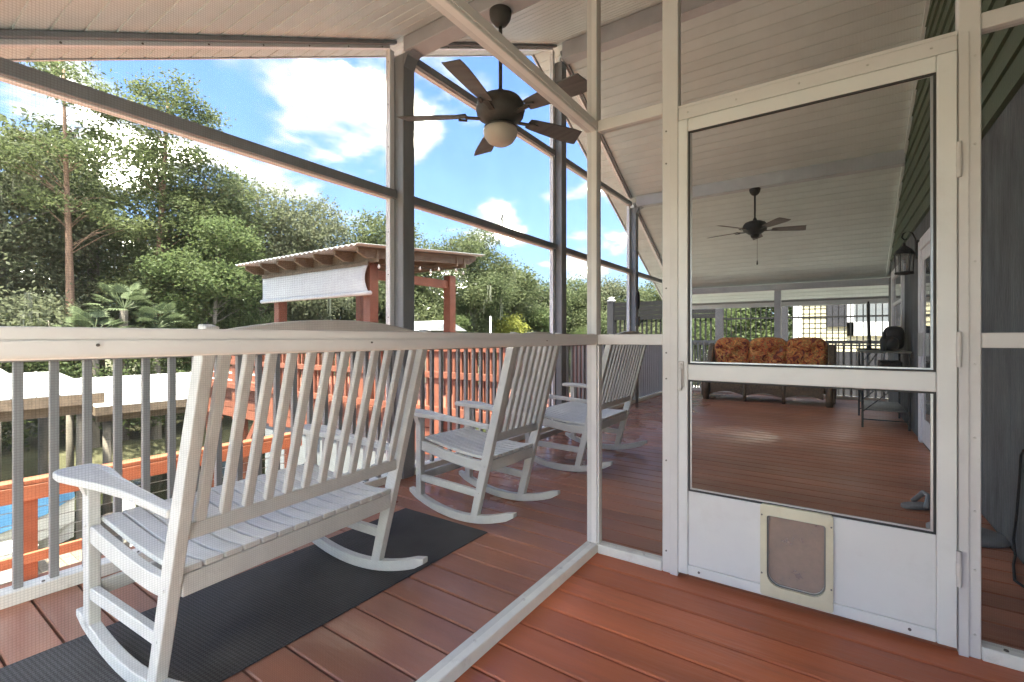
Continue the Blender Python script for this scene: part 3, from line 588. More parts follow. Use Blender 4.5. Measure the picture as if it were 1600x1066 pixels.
# ------------------------------------------------------------------ rocking chairs and benches (local: sitter faces -x, rear leg foot at x=0)
def seat_z(x):
    t = (-x - 0.02) / 0.45
    z = 0.398 + 0.058 * max(0, t) ** 1.4
    if x < -0.44: z -= (-(x + .44)) ** 2 * 9
    if x > 0.03: z += (x - .03) * 0.10
    return z
def back_x(z): return 0.268 * (z - 0.06)
def make_rocker(name, W, nseat, nback, loc, label, cat, group=None):
    t = thing(name, loc, label, cat, group)
    lx, ly, lz = loc
    def B(mb, nm, par=t, **k):
        mb.v = [(x + lx, y + ly, z + lz) for x, y, z in mb.v]; return mb.build(nm, 'chairpaint', par, **k)
    h = W / 2
    for s in (-1, 1):
        yo = s * h
        # rocker runner
        xs_ = [-.555 + .84 * i / 16 for i in range(17)]
        zb = [((x + .15) ** 2) / (2 * .98) for x in xs_]
        top = [(x, z + .046 - (0.012 if i in (0, 16) else 0)) for i, (x, z) in enumerate(zip(xs_, zb))]; bot = [(x, z + (0.010 if i in (0, 16) else 0)) for i, (x, z) in enumerate(zip(xs_, zb))]
        rk = B(MB().strip(top, bot, XZ, yo - s * .001 - (.036 if s > 0 else 0), yo - s * .001 + (.036 if s < 0 else 0)), 'rocker', bevel=.004, seg=2)
        # rear post leaning back, slight taper
        y_in, y_out = (yo - s * .037, yo - s * .001)
        pts = []
        za, zb_ = 0.052, 1.118
        p = MB().add([(back_x(za) - .026, y_in, za), (back_x(za) + .024, y_in, za), (back_x(za) + .024, y_out, za), (back_x(za) - .026, y_out, za),
                      (back_x(.42) - .032, y_in, .42), (back_x(.42) + .026, y_in, .42), (back_x(.42) + .026, y_out, .42), (back_x(.42) - .032, y_out, .42),
                      (back_x(zb_) - .020, y_in, zb_ + .004), (back_x(zb_) + .022, y_in, zb_ - .004), (back_x(zb_) + .022, y_out, zb_ - .004), (back_x(zb_) - .020, y_out, zb_ + .004)],
                     [(3, 2, 1, 0), (8, 9, 10, 11)] + [(a + i, a + (i + 1) % 4, a + 4 + (i + 1) % 4, a + 4 + i) for a in (0, 4) for i in range(4)])
        B(p, 'rear_post', bevel=.004, seg=2)
        # front leg, a little raked, carrying the arm
        p = MB().add([(-.492, y_in, .080), (-.445, y_in, .072), (-.445, y_out, .072), (-.492, y_out, .080), (-.497, y_in, .595), (-.450, y_in, .595), (-.450, y_out, .595), (-.497, y_out, .595)],
                     [(3, 2, 1, 0), (4, 5, 6, 7), (0, 1, 5, 4), (1, 2, 6, 5), (2, 3, 7, 6), (3, 0, 4, 7)])
        lg = B(p, 'front_leg', bevel=.004, seg=2)
        B(MB().add([(-.498, y_out + s * .001, .595), (-.452, y_out + s * .001, .595), (-.458, y_out + s * .001, .535), (-.49, y_out + s * .001, .535), (-.498, y_out + s * .022, .595), (-.452, y_out + s * .022, .595)],
                   [(0, 1, 2, 3), (0, 4, 5, 1), (4, 3, 2, 5), (0, 3, 4), (1, 5, 2)]), 'bracket', lg)
        # arm: wide paddle in front, narrowing to the post
        cy = yo - s * .012
        outl = [(-.585, .026), (-.578, .056), (-.552, .073), (-.49, .080), (-.42, .073), (-.30, .046), (-.16, .026), (.0, .019), (.112, .018)]
        poly = [(x, cy + s * w) for x, w in outl] + [(x, cy - s * (w * (.72 if w > .03 else .95))) for x, w in reversed(outl)]
        am = MB(); k = len(poly)
        zt = lambda x: .622 - .055 * max(0, (x + .42))
        am.add([(x, y, zt(x)) for x, y in poly] + [(x, y, zt(x) - .026) for x, y in poly], [tuple(range(k)), tuple(range(2 * k - 1, k - 1, -1))] + [(i, k + i, k + (i + 1) % k, (i + 1) % k) for i in range(k)])
        ar = B(am, 'arm', bevel=.005, seg=2)
        # seat side rail
        xr = [-.445 + i * (.515 / 10) for i in range(11)]
        B(MB().strip([(x, seat_z(x) - .019) for x in xr], [(x, seat_z(x) - .078) for x in xr], XZ, yo - s * .034, yo - s * .005), 'seat_rail', bevel=.003)
        B(MB().bar((-.452, yo - s * .019, .196), (back_x(.215) - .028, yo - s * .019, .186), .026, .042), 'side_stretcher', bevel=.003)
        for (sx, sz) in ((-.471, .43), (-.469, .21), (back_x(.35), .35), (back_x(.19), .19)):
            B(MB().tube([(sx, y_out, sz), (sx, y_out + s * .003, sz)], [.006, .0045], 8), 'bolt')
        for (sx, sz) in ((-.497, .44), (-.495, .24)):
            o_ = B(MB().tube([(sx, yo - s * .018, sz), (sx - .002, yo - s * .018, sz)], [.006, .0045], 8), 'bolt')
    B(MB().bar((-.468, -h + .039, .20), (-.468, h - .039, .20), .022, .05), 'front_stretcher', bevel=.003)
    B(MB().bar((-.468, -h + .039, seat_z(-.468) - .052), (-.468, h - .039, seat_z(-.468) - .052), .022, .06), 'front_apron', bevel=.003)
    xa = back_x(.37) + .006
    B(MB().bar((xa, -h + .039, .352), (xa, h - .039, .352), .024, .066), 'rear_apron', bevel=.003)
    # seat slats run front to back
    wi = W - .074; st = wi / nseat
    xr = [-.505 + i * ((.505 + .104) / 12) for i in range(13)]
    p = MB().strip([(x, seat_z(x) + .002) for x in xr], [(x, seat_z(x) - .0165) for x in xr], XZ, -wi / 2 + .004, -wi / 2 + st - .004)
    s0 = B(p, 'seat_slat', bevel=.003, seg=2); rep(s0, [(0, st * i, 0) for i in range(1, nseat)])
    # back: lower rail, upright slats, curved crest
    zl = .520
    B(MB().bar((back_x(zl), -h + .038, zl), (back_x(zl), h - .038, zl), .026, .048), 'back_rail', bevel=.003)
    st = wi / nback; u = (0.262, 0, 1)
    p = MB().bar((back_x(.545), -wi / 2 + st / 2, .545), (back_x(1.075), -wi / 2 + st / 2, 1.075), .022, .029, up=(0, 1, 0))
    b0 = B(p, 'back_slat', bevel=.003); rep(b0, [(0, st * i, 0) for i in range(1, nback)])
    n = 14; ysr = [-h + .038 + i * (W - .076) / n for i in range(n + 1)]
    rise = .052 if W > .6 else .030
    tz = lambda y: 1.094 + rise * (1 - (2 * y / W) ** 2)
    p = MB(); vs = []
    for y in ysr:
        for zz_, dx in ((1.060, -.014), (1.060, .016), (tz(y), .016), (tz(y), -.014)): vs.append((back_x(zz_) + dx, y, zz_))
    fs = [(0, 1, 2, 3), (n * 4 + 3, n * 4 + 2, n * 4 + 1, n * 4)] + [(i * 4 + j, (i + 1) * 4 + j, (i + 1) * 4 + (j + 1) % 4, i * 4 + (j + 1) % 4) for i in range(n) for j in range(4)]
    B(p.add(vs, fs), 'crest_rail', bevel=.004)
    return t
bench = make_rocker('rocking_bench', .925, 14, 12, (-1.715, 1.005, .006), 'pale gray slatted rocking bench nearest the camera, standing on the dark mat', 'rocking bench', 'gray slatted rocking seats')
dup(bench, (-.005, 2.87, -.005), R(1.5), 'pale gray slatted rocking bench at the back, partly behind the corner post')
make_rocker('rocking_chair', .505, 8, 7, (-1.72, 2.375, .001), 'single pale gray slatted rocking chair between the two rocking benches', 'rocking chair', 'gray slatted rocking seats').rotation_euler.z = R(-2)

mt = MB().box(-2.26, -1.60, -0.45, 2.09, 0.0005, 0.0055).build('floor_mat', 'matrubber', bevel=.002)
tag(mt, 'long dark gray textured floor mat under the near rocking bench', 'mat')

bench.rotation_euler.z = R(4.5)
# ------------------------------------------------------------------ ceiling fans
def make_fan(loc, ang, label, light, zblade, mh, mbl):
    x, y, zc = loc
    t = thing('ceiling_fan', loc, label, 'ceiling fan', 'porch ceiling fans')
    MB().lathe([(.02, -.10), (.045, -.085), (.068, -.05), (.075, -.02), (.075, 0)], loc, 24).build('canopy', mh, t, smooth=True)
    MB().tube([(x, y, zc - .09), (x, y, zblade + .14)], .013, 10).build('downrod', mh, t, smooth=True)
    zb = zblade
    MB().lathe([(.03, -.075), (.085, -.07), (.115, -.045), (.155, -.02), (.165, .02), (.16, .06), (.135, .095), (.09, .115), (.03, .125), (.022, .16)], (x, y, zb), 32).build('motor_housing', mh, t, smooth=True)
    for k in range(5):
        a = R(ang + 72 * k); ca, sa = math.cos(a), math.sin(a); tilt = R(-14)
        prof = [(.225, .042), (.26, .05), (.36, .060), (.50, .070), (.60, .074), (.655, .072), (.672, .066)]
        vs = []
        for rr_, w in prof:
            for sgn in (-1, 1):
                for th in (-.0035, .0035):
                    u = sgn * w; zz_ = u * math.sin(tilt) + th - .012; u *= math.cos(tilt)
                    q = rr_ + (.02 * sgn if rr_ > .66 else 0)
                    vs.append((x + q * ca - u * sa, y + q * sa + u * ca, zb + zz_))
        n = len(prof); fs = [(0, 1, 3, 2), ((n - 1) * 4 + 2, (n - 1) * 4 + 3, (n - 1) * 4 + 1, (n - 1) * 4)]
        for i in range(n - 1):
            A, C = i * 4, (i + 1) * 4
            fs += [(A + 1, A + 3, C + 3, C + 1), (A, C, C + 2, A + 2), (A, A + 1, C + 1, C), (A + 2, C + 2, C + 3, A + 3)]
        bl = MB().add(vs, fs).build('blade', mbl, t)
        ir = MB(); 
        ir.bar((x + .12 * ca, y + .12 * sa, zb - .03), (x + .24 * ca, y + .24 * sa, zb - .019), .035, .008)
        ir.bar((x + .23 * ca - .03 * sa, y + .23 * sa + .03 * ca, zb - .013), (x + .29 * ca - .02 * sa, y + .29 * sa + .02 * ca, zb - .014), .02, .008)
        ir.bar((x + .23 * ca + .03 * sa, y + .23 * sa - .03 * ca, zb - .025), (x + .29 * ca + .02 * sa, y + .29 * sa - .02 * ca, zb - .024), .02, .008)
        ir.build('blade_iron', mh, bl)
    if light:
        MB().lathe([(.05, -.075), (.10, -.085), (.112, -.095), (.112, -.105)], (x, y, zb), 32).build('light_fitter', mh, t, smooth=True)
        MB().lathe([(.02, -.212), (.055, -.206), (.085, -.188), (.108, -.155), (.116, -.125), (.112, -.1055)], (x, y, zb), 32).build('glass_bowl', 'bowl', t, smooth=True)
    else:
        MB().lathe([(.03, -.13), (.05, -.12), (.06, -.09), (.06, -.076)], (x, y, zb), 24).build('switch_cup', mh, t, smooth=True)
        MB().tube([(x + .03, y, zb - .12), (x + .03, y, zb - .46)], .0025, 5).build('pull_chain', mh, t)
        MB().tube([(x + .03, y, zb - .46), (x + .03, y, zb - .52)], [.006, .012], 8).build('chain_weight', mh, t)
    return t
make_fan((-1.86, 2.57, ceil(2.5) - .112), 66.5, 'weathered brown five-blade ceiling fan with a frosted bowl light', True, 2.60, 'bronze', 'blade')
make_fan((-0.97, 7.70, ceil(7.77) - .112), 21.5, 'dark five-blade ceiling fan without a light, seen through the screen door', False, 2.68, 'black', 'bladedark')

# ------------------------------------------------------------------ wall lantern
lt = thing('wall_lantern', (.66, 6.80, 1.75), 'black metal carriage lantern with scroll bracket beside the white patio door', 'lantern')
lx, ly = .635, 6.80
MB().lathe([(.035, -.01), (.085, 0), (.085, .02), (.08, .025)], (lx, ly, 1.80), 6).build('base', 'black', lt)
for k in range(6):
    a = 2 * math.pi * k / 6
    MB().tube([(lx + .075 * math.cos(a), ly + .075 * math.sin(a), 1.825), (lx + .085 * math.cos(a), ly + .085 * math.sin(a), 2.02)], .005, 6).build('frame_bar', 'black', lt)
MB().lathe([(.072, 1.826 - 1.8), (.082, .219)], (lx, ly, 1.80), 6).build('glass', 'clearglass', lt)
MB().tube([(lx, ly, 1.825), (lx, ly, 1.92)], .012, 8).build('candle', 'trimwhite', lt)
MB().lathe([(.098, .22), (.092, .235), (.07, .27), (.035, .30), (.012, .32), (.012, .345)], (lx, ly, 1.80), 12).build('cap', 'black', lt)
pts = [(lx + .10, ly, 2.06), (lx + .095, ly, 2.18), (lx + .07, ly, 2.25), (lx + .03, ly, 2.275), (lx - .01, ly, 2.25), (lx - .02, ly, 2.21), (lx, ly, 2.18), (lx + .02, ly, 2.19)]
MB().tube(pts, .008, 8).build('scroll_bracket', 'black', lt, smooth=True)
MB().box(lx + .095, XH - .001, ly - .04, ly + .04, 1.96, 2.16).build('wall_plate', 'black', lt, bevel=.004)

# ------------------------------------------------------------------ wicker sofa
def puff(c, r, n=26, m=18, ex=.42, tufts=()):
    vs = []; fs = []
    f = lambda v, e: math.copysign(abs(v) ** e, v)
    for j in range(m + 1):
        ph = -math.pi / 2 + math.pi * j / m
        for i in range(n):
            th = 2 * math.pi * i / n
            x = r[0] * f(math.cos(ph), ex) * f(math.cos(th), ex); z = r[2] * f(math.cos(ph), ex) * f(math.sin(th), ex); y = r[1] * f(math.sin(ph), .9)
            for tx, tz in tufts:
                d2 = ((x - tx) ** 2 + (z - tz) ** 2) / .005
                y *= 1 - .7 * math.exp(-d2)
            vs.append((c[0] + x, c[1] + y, c[2] + z))
    for j in range(m):
        for i in range(n): fs.append((j * n + i, j * n + (i + 1) % n, (j + 1) * n + (i + 1) % n, (j + 1) * n + i))
    return vs, fs
SX0, SX1, SY = -1.94, -.04, 9.42
sf = thing('wicker_sofa', ((SX0 + SX1) / 2, SY, 0), 'brown wicker sofa with three puffy tufted orange floral cushions', 'sofa')
cw = (SX1 - SX0 - .16) / 3
for k in range(3):
    cx = SX0 + .08 + cw * (k + .5)
    c = MB(); vs, fs = puff((cx, SY + .12, .82), (cw / 2 + .022, .17, .28), ex=.55, tufts=[(-.15, .05), (.15, .05), (0, -.08)])
    c.add(vs, fs).build('back_cushion', 'floral', sf, smooth=True)
    c = MB(); vs, fs = puff((0, 0, 0), (cw / 2, .085, .32)); vs = [(cx + a, SY - .18 + b_2, .50 + c_) for a, c_, b_2 in vs]
    c.add(vs, fs).build('seat_cushion', 'floral', sf, smooth=True)
    # woven apron panel with arched lower edge
    a0, a1 = cx - cw / 2 + .03, cx + cw / 2 - .03
    arc = [(a0 + (a1 - a0) * i / 8, .105 + .055 * math.sin(math.pi * i / 8)) for i in range(9)]
    MB().prism([(a1, .40), (a0, .40)] + arc, XZ, SY - .53, SY - .50).build('apron', 'wicker', sf)
for k in range(4):
    cx = SX0 + .08 + cw * k + (-.0 if k else -.045) + (.045 if k == 3 else 0)
    MB().tube([(cx, SY - .51, 0), (cx, SY - .51, .42)], [.028, .035] if k in (1, 2) else [.05, .055], 10).build('front_leg', 'wicker', sf, smooth=True)
for x0_, x1_ in ((SX0 - .05, SX0 + .06), (SX1 - .06, SX1 + .05)):
    MB().prism([(SY - .53, .05), (SY + .30, .05), (SY + .30, .95), (SY + .10, .98), (SY - .1, .68), (SY - .50, .62), (SY - .54, .58)], YZ, x0_, x1_).build('arm', 'wicker', sf, bevel=.03, seg=3)
MB().box(SX0 + .06, SX1 - .06, SY + .20, SY + .27, .12, .98).build('back', 'wicker', sf, bevel=.02)
MB().box(SX0 + .06, SX1 - .06, SY - .49, SY + .20, .34, .415).build('seat_deck', 'wicker', sf)

# ------------------------------------------------------------------ folding work table with screen, bag and bottle
tb = thing('work_table', (.50, 7.65, 0), 'dark metal folding table with cross braces and shelves against the house wall', 'table')
TX0, TX1, TY0, TY1, TZ = .255, .735, 7.14, 8.22, .93
MB().box(TX0, TX1, TY0, TY1, TZ - .025, TZ).build('tabletop', 'shelf', tb, bevel=.004)
for x in (TX0 + .02, TX1 - .02):
    for y in (TY0 + .02, TY1 - .02):
        MB().tube([(x, y, 0), (x, y, TZ - .026)], .012, 8).build('leg', 'ironpaint', tb)
for z in (.22, .48):
    MB().box(TX0 + .035, TX1 - .035, TY0 + .04, TY1 - .04, z - .012, z).build('shelf', 'shelf', tb)
for y in (TY0 + .02, TY1 - .02):
    MB().tube([(TX0 + .03, y, .20), (TX1 - .05, y, .60)], .007, 6).build('brace', 'ironpaint', tb)
    MB().tube([(TX0 + .03, y, .70), (TX0 + .16, y, TZ - .03)], .009, 6).build('brace', 'ironpaint', tb)
    MB().tube([(TX0 + .03, y, .10), (TX1 - .03, y, .10)], .008, 6).build('stretcher', 'ironpaint', tb)
MB().tube([(TX0 + .02, TY0 + .03, .15), (TX0 + .02, TY1 - .03, .7)], .007, 6).build('brace', 'ironpaint', tb)
tv = thing('television', (.40, 8.0, TZ), 'thin black flat screen seen edge-on, standing on the work table', 'television')
MB().prism([(7.86, TZ + .05), (7.885, TZ + .05), (7.905, TZ + .62), (7.89, TZ + .62)], YZ, .28, .66).build('panel', 'black', tv, bevel=.004) if False else None
p = MB(); p.add([(.345, 7.42, TZ + .06), (.375, 7.42, TZ + .06), (.395, 8.12, TZ + .06), (.365, 8.12, TZ + .06), (.335, 7.42, TZ + .62), (.355, 7.42, TZ + .62), (.375, 8.12, TZ + .62), (.355, 8.12, TZ + .62)],
          [(3, 2, 1, 0), (4, 5, 6, 7), (0, 1, 5, 4), (1, 2, 6, 5), (2, 3, 7, 6), (3, 0, 4, 7)]); p.build('panel', 'black', tv, bevel=.004)
MB().lathe([(.13, .001), (.12, .012), (.03, .02), (.02, .07)], (.37, 7.8, TZ), 20).build('stand', 'black', tv)
bg = MB(); vs, fs = puff((.60, 7.52, TZ + .155), (.105, .16, .15), ex=.6); o = bg.add(vs, fs)
vs, fs = puff((.56, 7.36, TZ + .085), (.08, .11, .085), ex=.8); o.add(vs, fs)
bag = o.build('bag', 'black', smooth=True); tag(bag, 'black slumped soft bag on the work table near the wall', 'bag')
bo = MB().lathe([(.035, .001), (.038, .02), (.038, .14), (.02, .18), (.015, .20), (.015, .23)], (.49, 7.30, TZ), 16).build('spray_bottle', 'black', smooth=False); tag(bo, 'small dark bottle standing on the work table beside the bag', 'bottle')
cx_ = MB().box(.50, .70, 7.35, 7.75, .001, .205).box(.51, .69, 7.36, 7.74, .206, .2075); bx_ = MB().box(.46, .68, 7.45, 7.85, .4805, .80).build('storage_box', 'black', bevel=.01); tag(bx_, 'black box on the shelf of the work table', 'box')

# ------------------------------------------------------------------ small stand by the wall, cord, slippers
st_ = thing('pole_stand', (.60, 3.62, 0), 'thin black pole stand with a flat gray foot, behind the door jamb', 'stand')
MB().lathe([(.17, .001), (.172, .012), (.14, .022), (.03, .03), (.02, .06)], (.60, 3.57, 0), 28).build('foot', 'shoe', st_, smooth=True)
MB().tube([(.565, 3.66, .05), (.565, 3.66, 1.95)], .014, 8).build('pole', 'black', st_)
MB().tube([(.53, 3.46, .025), (.55, 3.50, .20), (.60, 3.62, .10), (.64, 3.66, .03)], .009, 8).build('strap', 'silver', st_, smooth=True)
fl_ = thing('sandal', (.44, 3.96, 0), 'gray slip-on sandal on the deck, seen at the lower corner of the door screen', 'sandal')
op = [(.12 * math.cos(a) * (1 + .1 * math.cos(a)), .048 * math.sin(a)) for a in [2 * math.pi * k / 20 for k in range(20)]]
MB().prism([(.44 + u * .82 - v * .57, 3.96 + u * .57 + v * .82) for u, v in op], XY, .001, .026).build('sole', 'shoe', fl_, bevel=.005)
MB().tube([(.47, 3.90, .02), (.49, 3.96, .085), (.47, 4.0, .095), (.42, 4.03, .02)], .016, 8).build('strap', 'shoe', fl_, smooth=True)
co = MB().tube([(.735, 3.33, .01), (.735, 3.36, .08), (.742, 3.34, .22), (.745, 3.31, .40), (.745, 3.29, .52), (.745, 3.25, .55)], .006, 6).tube([(.735, 3.33, .01), (.70, 3.20, .008), (.66, 3.0, .008), (.72, 2.8, .008)], .006, 6).build('power_cord', 'black'); tag(co, 'black power cord hanging down the dark stucco wall', 'cord')
hc = thing('hanging_float', (XO + .075, 7.66, 1.0), 'dark oval float on a cord hanging on the gray post', 'hanging cord')
vs, fs = puff((XO + .085, 7.66, 1.72), (.035, .05, .16), ex=.9); MB().add(vs, fs).build('float', 'fencegray', hc, smooth=True)
MB().tube([(XO + .085, 7.66, 2.16), (XO + .08, 7.66, 1.9), (XO + .085, 7.62, 1.6), (XO + .075, 7.66, 1.42)], .007, 6).build('cord', 'black', hc)
MB().box(XO + .062, XO + .12, 7.61, 7.69, 1.30, 1.44).build('box', 'black', hc, bevel=.005)

# ------------------------------------------------------------------ lower landing with orange railing
ld = thing('lower_landing', (-4.4, 1.5, -1.06), None, None, kind='structure')
o = MB().box(-5.98, -5.845, -3.0, 4.6, -1.09, -1.06).build('landing_board', 'orangestain', ld, bevel=.003)
rep(o, [(.141 * i, 0, 0) for i in range(1, 21)])
MB().box(-6.0, -2.96, -3.0, 4.6, -1.32, -1.10).build('landing_frame', 'redstain', ld)
lr = thing('landing_railing', (-5.93, 1.0, -1.06), 'orange stained wooden railing with wire cables on the lower landing', 'railing')
for y in (-1.5, 1.02, 3.46):
    MB().box(-5.99, -5.89, y - .05, y + .05, -1.059, -.205).build('post', 'orangestain', lr, bevel=.004)
MB().box(-5.888, -5.848, -3.0, 3.58, -.345, -.21).build('top_rail', 'orangestain', lr, bevel=.004)
MB().box(-6.0, -5.85, -3.0, 3.58, -.204, -.166).build('cap_rail', 'orangestain', lr, bevel=.004)
MB().box(-5.888, -5.848, -3.0, 3.58, -.90, -.81).build('bottom_rail', 'orangestain', lr, bevel=.004)
for z in (-.44, -.55, -.66, -.75):
    MB().tube([(-5.94, -3.0, z), (-5.94, 3.58, z)], .004, 5).build('cable', 'silver', lr)

# ------------------------------------------------------------------ pergola terrace
pd_ = thing('pergola_terrace', (-7, 6, 0), 'red stained raised terrace with picket railing under the pergola', 'terrace')
TY = 4.9
MB().box(-12.0, -2.96, TY + .04, 8.2, -.05, .0).build('floor', 'redstain', pd_)
for i, z0 in enumerate((-.20, -.40, -.60)):
    MB().box(-12.02, -4.0, TY - .0 + .004 * i, TY + .04 + .004 * i, z0 + .004, z0 + .195).build('rim_board', 'redstain', pd_, bevel=.004)
MB().box(-9.4, -3.0, TY + .06, TY + .10, -2.7, -.61).build('skirt_panel', 'skirt', pd_)
for x in (-11.9, -10.4, -8.94, -7.6, -6.24, -4.6, -3.2):
    MB().box(x - .07, x + .07, TY - .075, TY - .005, -.62, 1.04 if x > -9.5 else .98).build('post', 'redstain', pd_, bevel=.005)
for x in (-11.9, -10.4):
    MB().box(x - .07, x + .07, TY + .05, TY + .19, -3.6, -.61).build('leg', 'redstain', pd_, bevel=.005)
    MB().bar((x + .05, TY + .02, -1.5), (x + .75, TY + .02, -.62), .05, .12).build('brace', 'redstain', pd_)
MB().box(-12.0, -3.1, TY - .10, TY + .03, .985 + .06, 1.02 + .06).build('cap_rail', 'redstain', pd_) if False else None
MB().box(-12.0, -3.1, TY - .11, TY - .076, .53, .62).build('middle_rail', 'redstain', pd_, bevel=.004)
MB().box(-12.0, -3.1, TY - .11, TY - .076, .03, .13).build('bottom_rail', 'redstain', pd_, bevel=.004)
MB().box(-12.0, -3.1, TY - .11, TY - .076, .90, .985).build('top_rail', 'redstain', pd_, bevel=.004)
pk = MB().box(-9.30, -9.262, TY - .072, TY - .034, .02, .98).build('picket', 'redstain', pd_)
rep(pk, [(.125 * i, 0, 0) for i in range(1, 47)])
for i in range(6):
    MB().box(-11.85, -9.4, TY - .072, TY - .045, .06 + .155 * i, .06 + .155 * i + .12).build('side_board', 'redstain', pd_, bevel=.003)
# terrace return railing behind the rocking chair
for x0_ in np.arange(-5.5, -3.2, .36):
    MB().box(x0_, x0_ + .20, TY + 1.62, TY + 1.66, .0, .98).build('screen_board', 'redstain' if int(x0_ * 10) % 2 else 'skirt', pd_)
# pergola
PX0, PX1, PY0, PY1 = -8.94, -6.24, 5.02, 6.92
pg = thing('pergola', ((PX0 + PX1) / 2, (PY0 + PY1) / 2, 0), 'red post pergola with brown rafters and a white corrugated metal roof', 'pergola')
for x in (PX0, PX1):
    for y in (PY0, PY1):
        MB().box(x - .085, x + .085, y - .085, y + .085, 0.001, 2.30).build('post', 'redstain', pg, bevel=.006)
rz = lambda y: 2.44 + (y - 4.45) * .088
for y in (PY0, PY1): MB().box(PX0 - .45, PX1 + .30, y - .13, y - .086, rz(y) - .20, rz(y) - .02).build('beam', 'rawwood', pg)
for y in (PY0, PY1): MB().box(PX0 - .45, PX1 + .30, y + .086, y + .13, rz(y) - .20, rz(y) - .02).build('beam', 'rawwood', pg)
n = 7
for i in range(n):
    x = PX0 - .40 + i * (PX1 - PX0 + .66) / (n - 1)
    vs = []
    pr = [(4.55, rz(4.55) + .02), (4.55, rz(4.55) - .05), (4.72, rz(4.72) - .14), (7.2, rz(7.2) - .14), (7.4, rz(7.4) - .05), (7.4, rz(7.4) + .02)]
    MB().prism(pr, YZ, x - .022, x + .022).build('rafter', 'rawwood', pg)
MB().box(PX1 - .04, PX1 + .04, PY0 + .09, PY1 - .09, 2.05, 2.2).build('side_beam', 'redstain', pg)
# corrugated sheet
c = MB(); xs_ = np.arange(PX0 - .52, PX1 + .46, .0225); vs = []; fs = []
for i, x in enumerate(xs_):
    w = .013 * math.cos(i * math.pi / 3)
    for y in (4.42, 7.48): vs += [(x, y, rz(y) + .045 + w)]
for i in range(len(xs_) - 1): fs.append((2 * i, 2 * i + 1, 2 * i + 3, 2 * i + 2))
rs = c.add(vs, fs).build('metal_roof', 'tin', pg); sm = rs.modifiers.new('thick', 'SOLIDIFY'); sm.thickness = .012
# rolled shade
sh = thing('roll_shade', ((PX0 + PX1) / 2, 4.86, 1.75), 'white roll-down canvas shade hanging from the front of the pergola', 'shade')
vs = []; fs = []; nx, nz = 26, 8
for i in range(nx + 1):
    for j in range(nz + 1):
        u, v = i / nx, j / nz
        x = PX0 - .36 + (PX1 - PX0 + .50) * u; 
        x += (.05 * math.sin(math.pi * v)) * (1 if u < .5 else -1) * (abs(u - .5) * 2) ** 4
        y = 4.855 - .03 * math.sin(math.pi * v) + .008 * math.sin(u * 23 + v * 3)
        vs.append((x, y, 2.26 - .46 * v + .02 * math.sin(math.pi * u) * v))
for i in range(nx):
    for j in range(nz): a = i * (nz + 1) + j; fs.append((a, a + 1, a + nz + 2, a + nz + 1))
s_ = MB().add(vs, fs).build('canvas', 'canvas', sh, smooth=True); s_.modifiers.new('t', 'SOLIDIFY').thickness = .006
MB().tube([(PX0 - .38, 4.85, 1.80), (PX1 + .20, 4.85, 1.80)], .035, 12).build('roller', 'canvas', sh, smooth=True)
MB().box(PX0 - .36, PX1 + .14, 4.845, 4.875, 2.245, 2.30).build('batten', 'rawwood', sh)
sl = thing('string_lights', (PX1 + .25, 6.2, 2.1), 'string of small white bulbs under the right eave of the pergola', 'string lights')
pts = [(PX1 + .22 + .02 * math.sin(i * 2.1), 5.0 + i * .115, rz(5 + i * .115) - .22 - .05 * abs(math.sin(i * math.pi / 4))) for i in range(20)]
MB().tube(pts, .005, 5).build('wire', 'black', sl)
for p in pts[::2]:
    MB().lathe([(.008, -.07), (.022, -.055), (.024, -.04), (.012, -.01), (.012, .0)], p, 10).build('bulb', 'trimwhite', sl, smooth=True)

# ------------------------------------------------------------------ boathouses
def boathouse(x0, x1, ya, yb, ze, zr, label, front='east', posts=True, wood='rawwood'):
    """mono-pitch metal roof over the water, eave at x1 (near), high edge at x0"""
    t = thing('boathouse', ((x0 + x1) / 2, (ya + yb) / 2, -3.6), label, 'boathouse', 'white-roofed boathouses on the canal')
    n = int((yb - ya) / .3); st = (yb - ya) / n
    p = MB().prism([(0, 0), (st - .02, 0), (st - .01, .02), (st, .02), (st, .028), (st - .02, .028), (st - .024, .008), (0, .008)], lambda u, v, tt: (x1 + (x0 - x1) * tt, ya + u, ze + (zr - ze) * tt + v), 0, 1)
    o = p.build('roof_sheet', 'tin', t); rep(o, [(0, st * i, 0) for i in range(1, n)])
    MB().box(x1 - .04, x1, ya, yb, ze - .19, ze - .003).build('fascia', wood, t)
    for y in (ya + .02, yb - .02): MB().bar((x1 - .05, y, ze - .10), (x0, y, zr - .10), .04, .19).build('rake_board', wood, t)
    for x in (x1 - .35, x0 + .3):
        zt = ze + (zr - ze) * ((x - x1) / (x0 - x1))
        MB().box(x - .06, x + .06, ya + .1, yb - .1, zt - .42, zt - .2).build('header', wood, t)
        for y in np.linspace(ya + .3, yb - .25, 3):
            MB().tube([(x, y, -3.7), (x, y, zt - .421)], .085, 10).build('piling', 'graywood', t, smooth=True)
    return t
boathouse(-15.0, -11.5, -5.0, 3.0, .04, .30, 'nearest white-roofed boathouse with brown fascia over the blue-covered boat')
boathouse(-17.5, -13.85, 3.45, 8.6, -.50, -.05, 'white ribbed-roof boathouse further along the canal, behind the bench back')
boathouse(-20.5, -16.6, -4.5, 2.6, .12, .42, 'farthest low white boathouse roof at the left edge')
